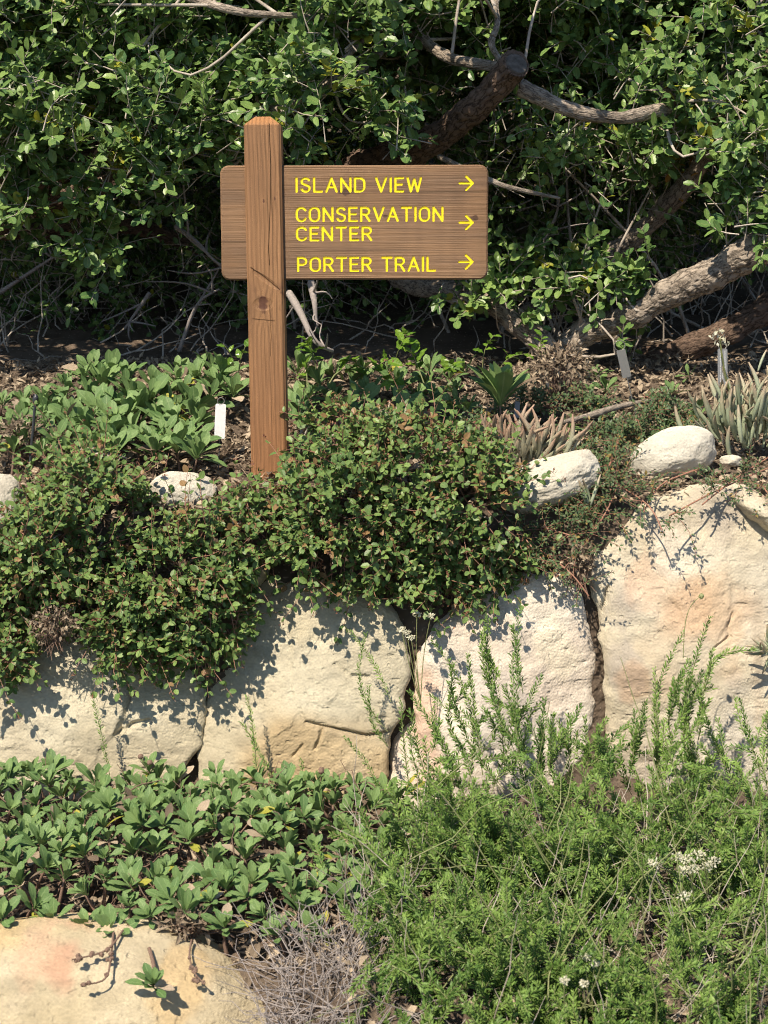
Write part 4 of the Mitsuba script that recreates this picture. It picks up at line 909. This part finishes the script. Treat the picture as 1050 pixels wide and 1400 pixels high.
def dry_clump(label, c, r_, n, seed, size=(.010, .022), name='dry_clump'):
    r = np.random.default_rng(seed); t = thing(name, label, 'plant')
    d = nrm(r.normal(size=(n, 3)) + [0, -.2, .5]); p = c + d * r_ * r.uniform(.4, 1, (n, 1))
    M = frame(p, nrm(d + r.normal(0, .6, (n, 3))), r.normal(size=(n, 3)) + [0, 0, .6], r.uniform(*size, n))
    foliage(t, dead, M, 'dead_leaf', 0, seed=seed)
    b = np.repeat((c - [0, 0, r_[2]])[None], 60, 0) + r.normal(0, .02, (60, 3)); e = p[:60]
    P = b[:, None] + (e - b)[:, None] * np.linspace(0, 1, 4)[:, None] + r.normal(0, .004, (60, 4, 3))
    part(t, 'stem', mikit.ply(tubes(P, np.full((60, 4), .0010), 4), 'brown_stem', smooth=True), kind='stuff')
dry_clump('withered brown clump with dry flower heads under the pale trunk', at(765, 505, 4.75), np.array([.11, .08, .075]), 900, 95)
dry_clump('cluster of pinkish dry flower heads on the shrub at the left edge', at(75, 855, 3.78), np.array([.065, .05, .045]), 500, 96, (.006, .014))
dry_clump('dry brown stalks and leaves at the left edge of the upper bed', at(30, 600, 4.32), np.array([.10, .07, .06]), 400, 97)
dry_clump('dry brown leaves beside the soil joint above the largest wall stone', at(790, 770, 3.9), np.array([.045, .04, .05]), 260, 98)

for (px, py, Y), lb_ in zip(((175, 1115, 3.55), (370, 1105, 3.58), (285, 1190, 3.3), (150, 1175, 3.3), (255, 1262, 3.02), (60, 1135, 3.5), (380, 1190, 3.3)),
        ('behind the middle of the lower carpet, below the wall crack', 'in the lower carpet below the smooth cream stone', 'at the centre of the lower carpet', 'in the left middle of the lower carpet', 'hanging at the carpet edge above the boulder', 'in the lower carpet at the left edge', 'in the lower carpet towards the dead twigs')):
    dry_clump('patch of withered brown leaves ' + lb_, at(px, py, Y), np.array([.05, .05, .03]), 170, int(px) + 7, (.012, .03))

# ------------------------------------------------------------------ bright young shoots, trailing plants
shoot_leaf = [leaf_mesh(.62, 6, 'oval', .3, .15, teeth=.10, ripple=.03), leaf_mesh(.55, 6, 'oval', .2, .3, teeth=.10, ripple=.03)]
def shoot(label, spots_, seed, leaf=.05, n=7, L=.12):
    r = np.random.default_rng(seed); t = thing('young_shoot', label, 'plant')
    b = np.array([at(*s) for s in spots_]); d = nrm(np.array([0, -.25, 1]) + r.normal(0, .4, b.shape))
    M, (P, R) = sprays(r, b - [0, 0, L * .6], d, L, n, leaf, spread=1.1, wild=.4, r=.002, t0=.35)
    for k in range(len(P)): part(t, 'stem', mikit.ply(tubes(P[k:k + 1], R[k:k + 1], 5), 'green_stem', smooth=True))
    foliage(t, shoot_leaf, M, 'shoot_leaf', 300, seed=seed)
shoot('bright green young shoot with wavy leaves in the dark just left of the post', [(318, 470, 4.6), (326, 480, 4.6)], 101, .036, 3, .1)
shoot('bright green young shoot with wavy leaves just right of the post', [(410, 478, 4.7), (432, 470, 4.7), (420, 495, 4.65), (450, 490, 4.7)], 102, .045)
shoot('bright green young shoots with wavy leaves below the sign board', [(540, 460, 4.75), (520, 485, 4.7), (555, 490, 4.7), (600, 480, 4.75), (580, 490, 4.7), (500, 490, 4.75)], 103, .045)
shoot('bright green seedling in front of the pale bent trunk', [(660, 470, 4.9), (740, 470, 4.9), (680, 480, 4.9)], 104, .035)
tiny = [leaf_mesh(.5, 2, 'oval', .3, .1), leaf_mesh(.6, 2, 'oval', .15, .2)]
def trailing(label, paths, seed, leaf=.0125, per=26, cat='plant', L=(.05, .12)):
    r = np.random.default_rng(seed); t = thing('trailing_plant', label, cat)
    bs, ds, run = [], [], []
    for pts in paths:
        w = catmull([at(*p) for p in pts], 30); run.append(tubes(w[None], np.full((1, 30), .002), 5))
        k = r.integers(0, 29, per); bs.append(w[k]); ds.append(nrm((w[k + 1] - w[k]) * 20 + r.normal(0, .6, (per, 3)) + [0, -.3, .25]))
    M, (P, R) = sprays(r, np.vstack(bs), np.vstack(ds), r.uniform(L[0], L[1], len(paths) * per), 14, leaf, spread=1.0, opp=True, wild=.4, r=.001, t0=.1)
    part(t, 'stem', mikit.ply(join(run + [tubes(P, R, 4)]), 'red_stem', smooth=True), kind='stuff')
    foliage(t, tiny, M, 'trailing_leaf', 0, seed=seed)
trailing('grey-green trailing plant between the two pale boulders', [[(850, 590, 4.3), (830, 650, 4.05), (790, 690, 3.98)], [(860, 640, 4.1), (810, 700, 3.96), (770, 740, 3.94)], [(800, 640, 4.1), (790, 690, 4.0), (740, 690, 3.97)], [(850, 650, 4.05), (830, 700, 3.94), (800, 745, 3.92)]], 111, per=30)
trailing('trailing sprigs hanging over the top of the largest wall stone', [[(960, 640, 4.1), (900, 660, 4.0), (880, 700, 3.9)], [(1050, 640, 4.05), (980, 670, 3.95), (915, 705, 3.86)], [(840, 660, 4.0), (890, 690, 3.88), (905, 725, 3.84)], [(1060, 620, 4.1), (1010, 650, 4.0), (960, 690, 3.88)], [(1040, 660, 4.0), (1060, 690, 3.9)]], 112, per=12)
trailing('low grey-green mat of tiny leaves on the mulch above the oval boulder', [[(880, 590, 4.5), (840, 610, 4.4)], [(920, 560, 4.55), (870, 575, 4.45)], [(880, 540, 4.7), (950, 575, 4.5)], [(700, 560, 4.5), (640, 580, 4.4)], [(800, 600, 4.35), (860, 585, 4.45)], [(790, 620, 4.3), (840, 640, 4.2)], [(900, 600, 4.4), (960, 590, 4.45)], [(700, 540, 4.65), (760, 560, 4.6)], [(780, 545, 4.7), (830, 560, 4.6)]], 113, per=34, L=(.04, .09), leaf=.015)
trailing('thin leafy sprigs rooted in the top of the soil joint', [[(720, 740, 3.95), (780, 780, 3.85), (805, 815, 3.84)], [(740, 720, 3.95), (790, 735, 3.92)], [(705, 720, 3.95), (745, 770, 3.88)]], 114, per=16)

# ------------------------------------------------------------------ finger-leaved succulents
def succ_bsdf(key, c0, c1, tip):
    scene[key] = {'type': 'twosided', 'm': {'type': 'principled', 'roughness': .5, 'specular': .3,
                  'base_color': proc(lambda p, n, uv: mix(mix(c0, c1, cell_rand(dr.floor(uv.x), 2)), tip, smoothstep(.5, 1.0, uv.y) * .75))}}
succ_bsdf('finger_pink', (.22, .245, .165), (.31, .29, .21), (.38, .22, .155))
succ_bsdf('finger_green', (.24, .29, .18), (.34, .38, .26), (.40, .28, .20))
def finger(curve=.25, fat=.066, k=6, sides=6):
    t = np.linspace(0, 1, k); P = np.stack([t, t * 0, curve * t ** 2], 1)[None]
    R = (fat * np.array([.6, .95, 1, 1, .8, .3]))[None]
    v, f = tubes(P, R, sides); return v, f, np.column_stack([np.full(len(v), .5), np.repeat(t, sides)])
fing = [finger(.1), finger(.32), finger(.6)]
def succulent(label, c, n, size, spread, mat, seed, up=.9, stalk=False):
    r = np.random.default_rng(seed); t = thing('finger_succulent', label, 'succulent')
    pl = {(k, i): mikit.ply(fing[k][:2], mat, smooth=True, uv=fing[k][2] + [i, 0]) for k in range(3) for i in range(5)}
    for j in range(n):
        off = r.normal(0, .5, 3) * spread; d = nrm(off * [1.1, .8, .2] / max(spread) * .8 + [0, -.22, up] + r.normal(0, .22, 3))
        M = frame(c + off * [1, 1, .5], d, np.array([0, -.2, 1]) + d * -.2 + r.normal(0, .4, 3), size * r.uniform(.6, 1.15))
        part(t, 'leaf', {**pl[(int(r.integers(3)), int(r.integers(5)))], 'to_world': T(M)})
    if stalk:
        top = stalk[-1]
        part(t, 'flower_stalk', mikit.ply(tube_mesh(stalk, [.003] * len(stalk), 6, 0, 16), 'green_stem', smooth=True))
        q = frame(top + r.normal(0, .011, (40, 3)), r.normal(size=(40, 3)), r.normal(size=(40, 3)), .012)
        foliage(t, tiny, q, 'flower_petal', 0, seed=seed, rest='blossom')
succulent('clump of pinkish grey finger-leaved succulent on the pale flat boulder', at(712, 622, 4.14), 130, .092, np.array([.088, .05, .05]), 'finger_pink', 121)
succulent('large pale green finger-leaved succulent with a flower stalk at the right edge', at(1030, 580, 4.3), 210, .092, np.array([.12, .07, .13]), 'finger_green', 122, stalk=[at(1005, 560, 4.35), at(990, 510, 4.3), at(984, 462, 4.27)])
succulent('small pale finger-leaved succulent poking up behind the shrub right of the post', at(535, 590, 4.3), 22, .07, np.array([.03, .03, .01]), 'finger_green', 123, 1.4)
succulent('small finger-leaved sprout between the two pale boulders', at(806, 690, 3.98), 8, .06, np.array([.012, .01, .01]), 'finger_green', 124, 1.5)
succulent('grey rosette succulent growing from the largest wall stone at the right edge', at(1060, 885, 3.80), 60, .06, np.array([.03, .02, .04]), 'finger_green', 125, .1)

# ------------------------------------------------------------------ flowers
def flower_bunch(label, heads, seed, r_=.014, base=None):
    r = np.random.default_rng(seed); t = thing('flower_cluster', label, 'flower')
    for px, py, Y in heads:
        c = at(px, py, Y); n = 60
        d = nrm(r.normal(size=(n, 3)) + [0, -.3, .5]); p = c + d * r_ * [1, 1, .5] * r.uniform(.4, 1, (n, 1))
        M = frame(p, nrm(d + r.normal(0, .7, (n, 3))), d, r.uniform(.004, .007, n))
        v, f, u = bake(tiny[1], M, r.integers(0, 64, n))
        part(t, 'flower_head', mikit.ply((v, f), 'flower_petal', uv=u))
        b = c + np.array([r.normal(0, .02), .03, -.12]) if base is None else at(*base)
        part(t, 'stem', mikit.ply(tube_mesh([b, (b + c) / 2 + r.normal(0, .008, 3), c], [.0012, .001, .001], 4, 0, 8), 'green_stem', smooth=True))
flower_bunch('white flower heads hanging by the joint under the shrub', [(570, 840, 3.74), (589, 842, 3.74), (549, 861, 3.75), (556, 865, 3.74), (562, 872, 3.74)], 131, .009, (575, 960, 3.76))
flower_bunch('cream flower heads above the feathery shrub at the right', [(893, 1180, 2.98), (925, 1172, 3.0), (940, 1176, 2.98), (955, 1168, 3.0), (965, 1185, 2.98), (938, 1225, 2.9), (935, 1190, 2.96), (948, 1188, 2.95), (975, 1178, 3.0)], 132, .014)
flower_bunch('two small pinkish white flower heads low in the feathery shrub', [(802, 1308, 2.66), (813, 1316, 2.66), (798, 1345, 2.6), (772, 1340, 2.6)], 133, .007)
fs_ = thing('dry_flower_stalk', 'thin arching flower stalk in front of the largest wall stone', 'stalk')
v, f = tube_mesh([at(934, 900, 3.62), at(936, 850, 3.62), at(945, 825, 3.62), at(958, 815, 3.62)], [.001, .001, .0009, .0008], 5, 0, 20)
m = trimesh.creation.icosphere(2, .006); part(fs_, 'stem', mikit.ply((v, f), 'green_stem', smooth=True))
part(fs_, 'seed_head', mikit.ply((m.vertices * (1 + .5 * (meshkit.noise(m.vertices * 700)[:, None] - .5)) + at(959, 815, 3.62), m.faces), 'green_stem', smooth=30))

for k, (lab, pts) in enumerate((('dry seed stalk trailing over the left half of the bottom boulder', [(168, 1272, 2.96), (150, 1298, 2.84), (128, 1306, 2.79), (98, 1312, 2.77)]),
        ('dry seed stalk drooping left of the hanging rosette', [(155, 1275, 2.95), (152, 1310, 2.80), (146, 1342, 2.74), (115, 1346, 2.73)]),
        ('dry seed stalk arching right of the hanging rosette', [(262, 1285, 2.93), (258, 1305, 2.82), (264, 1330, 2.75), (280, 1345, 2.73)]))):
    t = thing('dry_seed_stalk', lab, 'stalk'); w = [on_boulder(p[0], p[1], .012 + .008 * q) for q, p in enumerate(pts)]
    part(t, 'stem', mikit.ply(tube_mesh(w, [.0022, .002, .0017, .0012], 6, .3, 24), 'brown_stem', smooth=True))
    rk = np.random.default_rng(300 + k); c = catmull(np.array(w), 24)
    for j in range(9):
        m = trimesh.creation.icosphere(1, rk.uniform(.003, .0055)); q = c[int(rk.integers(8, 24))] + rk.normal(0, .003, 3)
        part(t, 'seed_head', mikit.ply((m.vertices * (1 + .5 * (rk.random((len(m.vertices), 1)) - .5)) + q, m.faces), 'brown_stem'))

# ------------------------------------------------------------------ plant labels and the irrigation stake
scene['metal'] = {'type': 'twosided', 'm': {'type': 'principled', 'base_color': {'type': 'rgb', 'value': [.16, .155, .14]}, 'metallic': .5, 'roughness': .4}}
scene['grey_plate'] = {'type': 'twosided', 'm': {'type': 'principled', 'base_color': {'type': 'rgb', 'value': [.16, .165, .17]}, 'roughness': .5}}
scene['white_plastic'] = {'type': 'twosided', 'm': {'type': 'principled', 'base_color': {'type': 'rgb', 'value': [.55, .55, .54]}, 'roughness': .4}}
scene['black_plastic'] = {'type': 'twosided', 'm': {'type': 'principled', 'base_color': {'type': 'rgb', 'value': [.03, .032, .036]}, 'roughness': .4}}
def plant_label(label, px, py, Y, w, h, tilt, mat, marks=False, ring=.008):
    t = thing('plant_label', label, 'label')
    c = at(px, py, Y); M = np.eye(4); a = math.radians(tilt)
    x = np.array([math.cos(a), 0, math.sin(a)]); z = np.array([-math.sin(a), .18, math.cos(a)]); z = nrm(z); y = np.cross(z, x)
    M[:3, 0], M[:3, 1], M[:3, 2], M[:3, 3] = x, y, z, c
    pl = shapely.box(-w / 2, -h / 2, w / 2, h / 2).buffer(-.004).buffer(.004)
    m = tm(extrude(pl, 0, .0016)); m.apply_transform(M); pk = part(t, 'plate', mikit.ply(m, mat))
    rr = trimesh.creation.torus(ring, .0013, 24, 8); rr.apply_transform(trimesh.transformations.rotation_matrix(math.pi / 2, [1, 0, 0])); rr.apply_translation([0, .001, h / 2 + ring * .8]); rr.apply_transform(M)
    part(t, 'ring', mikit.ply(rr, 'metal', smooth=True))
    v, f = tube_mesh([[0, .004, h / 2], [0, .004, -h / 2], [0, .004, -h / 2 - .16]], [.0016, .0016, .0016], 6, 0, 8, rounds=0)
    part(t, 'stake', mikit.ply((v @ M[:3, :3].T + M[:3, 3], f), 'metal', smooth=True))
    if marks:
        r = np.random.default_rng(4); bars = manifold3d.Manifold()
        for k in range(3):
            z0 = -h * .42
            while z0 < h * .42:
                L = r.uniform(.003, .007); bars = bars + extrude(shapely.box((k - 1) * w * .25 - .0006, z0, (k - 1) * w * .25 + .0006, min(z0 + L, h * .44)), -.0004, .0002); z0 += L + .0015
        m = tm(bars); m.apply_transform(M); part(pk, 'lettering', mikit.ply(m, 'white_plastic'))
plant_label('white plant label with a wire ring among the rosettes left of the post', 301, 576, 4.30, .028, .092, -2, 'white_plastic', ring=.009)
plant_label('leaning blank metal plant label on the mulch below the right trunk', 853, 497, 4.72, .026, .082, 13, 'metal', ring=.015)
plant_label('engraved grey plant label beside the large pale succulent', 988, 502, 4.42, .026, .10, 0, 'grey_plate', True, ring=.011)
plant_label('small grey plant label half hidden beside the tall upright rosette', 707, 560, 4.42, .014, .045, -3, 'grey_plate', ring=.006)
sk = thing('irrigation_stake', 'slim black irrigation stake at the left edge of the upper bed', 'stake')
part(sk, 'riser', mikit.ply(tube_mesh([at(39, 662, 4.25), at(44, 600, 4.25), at(48, 552, 4.25)], [.0042, .004, .0036], 8, 0, 8), 'black_plastic', smooth=40))
part(sk, 'nozzle', mikit.ply(tube_mesh([at(48, 553, 4.25), at(48, 549, 4.25), at(49, 543, 4.25), at(49, 539, 4.25)], [.0045, .0075, .0075, .003], 10, 0, 10, rounds=0), 'black_plastic', smooth=40))
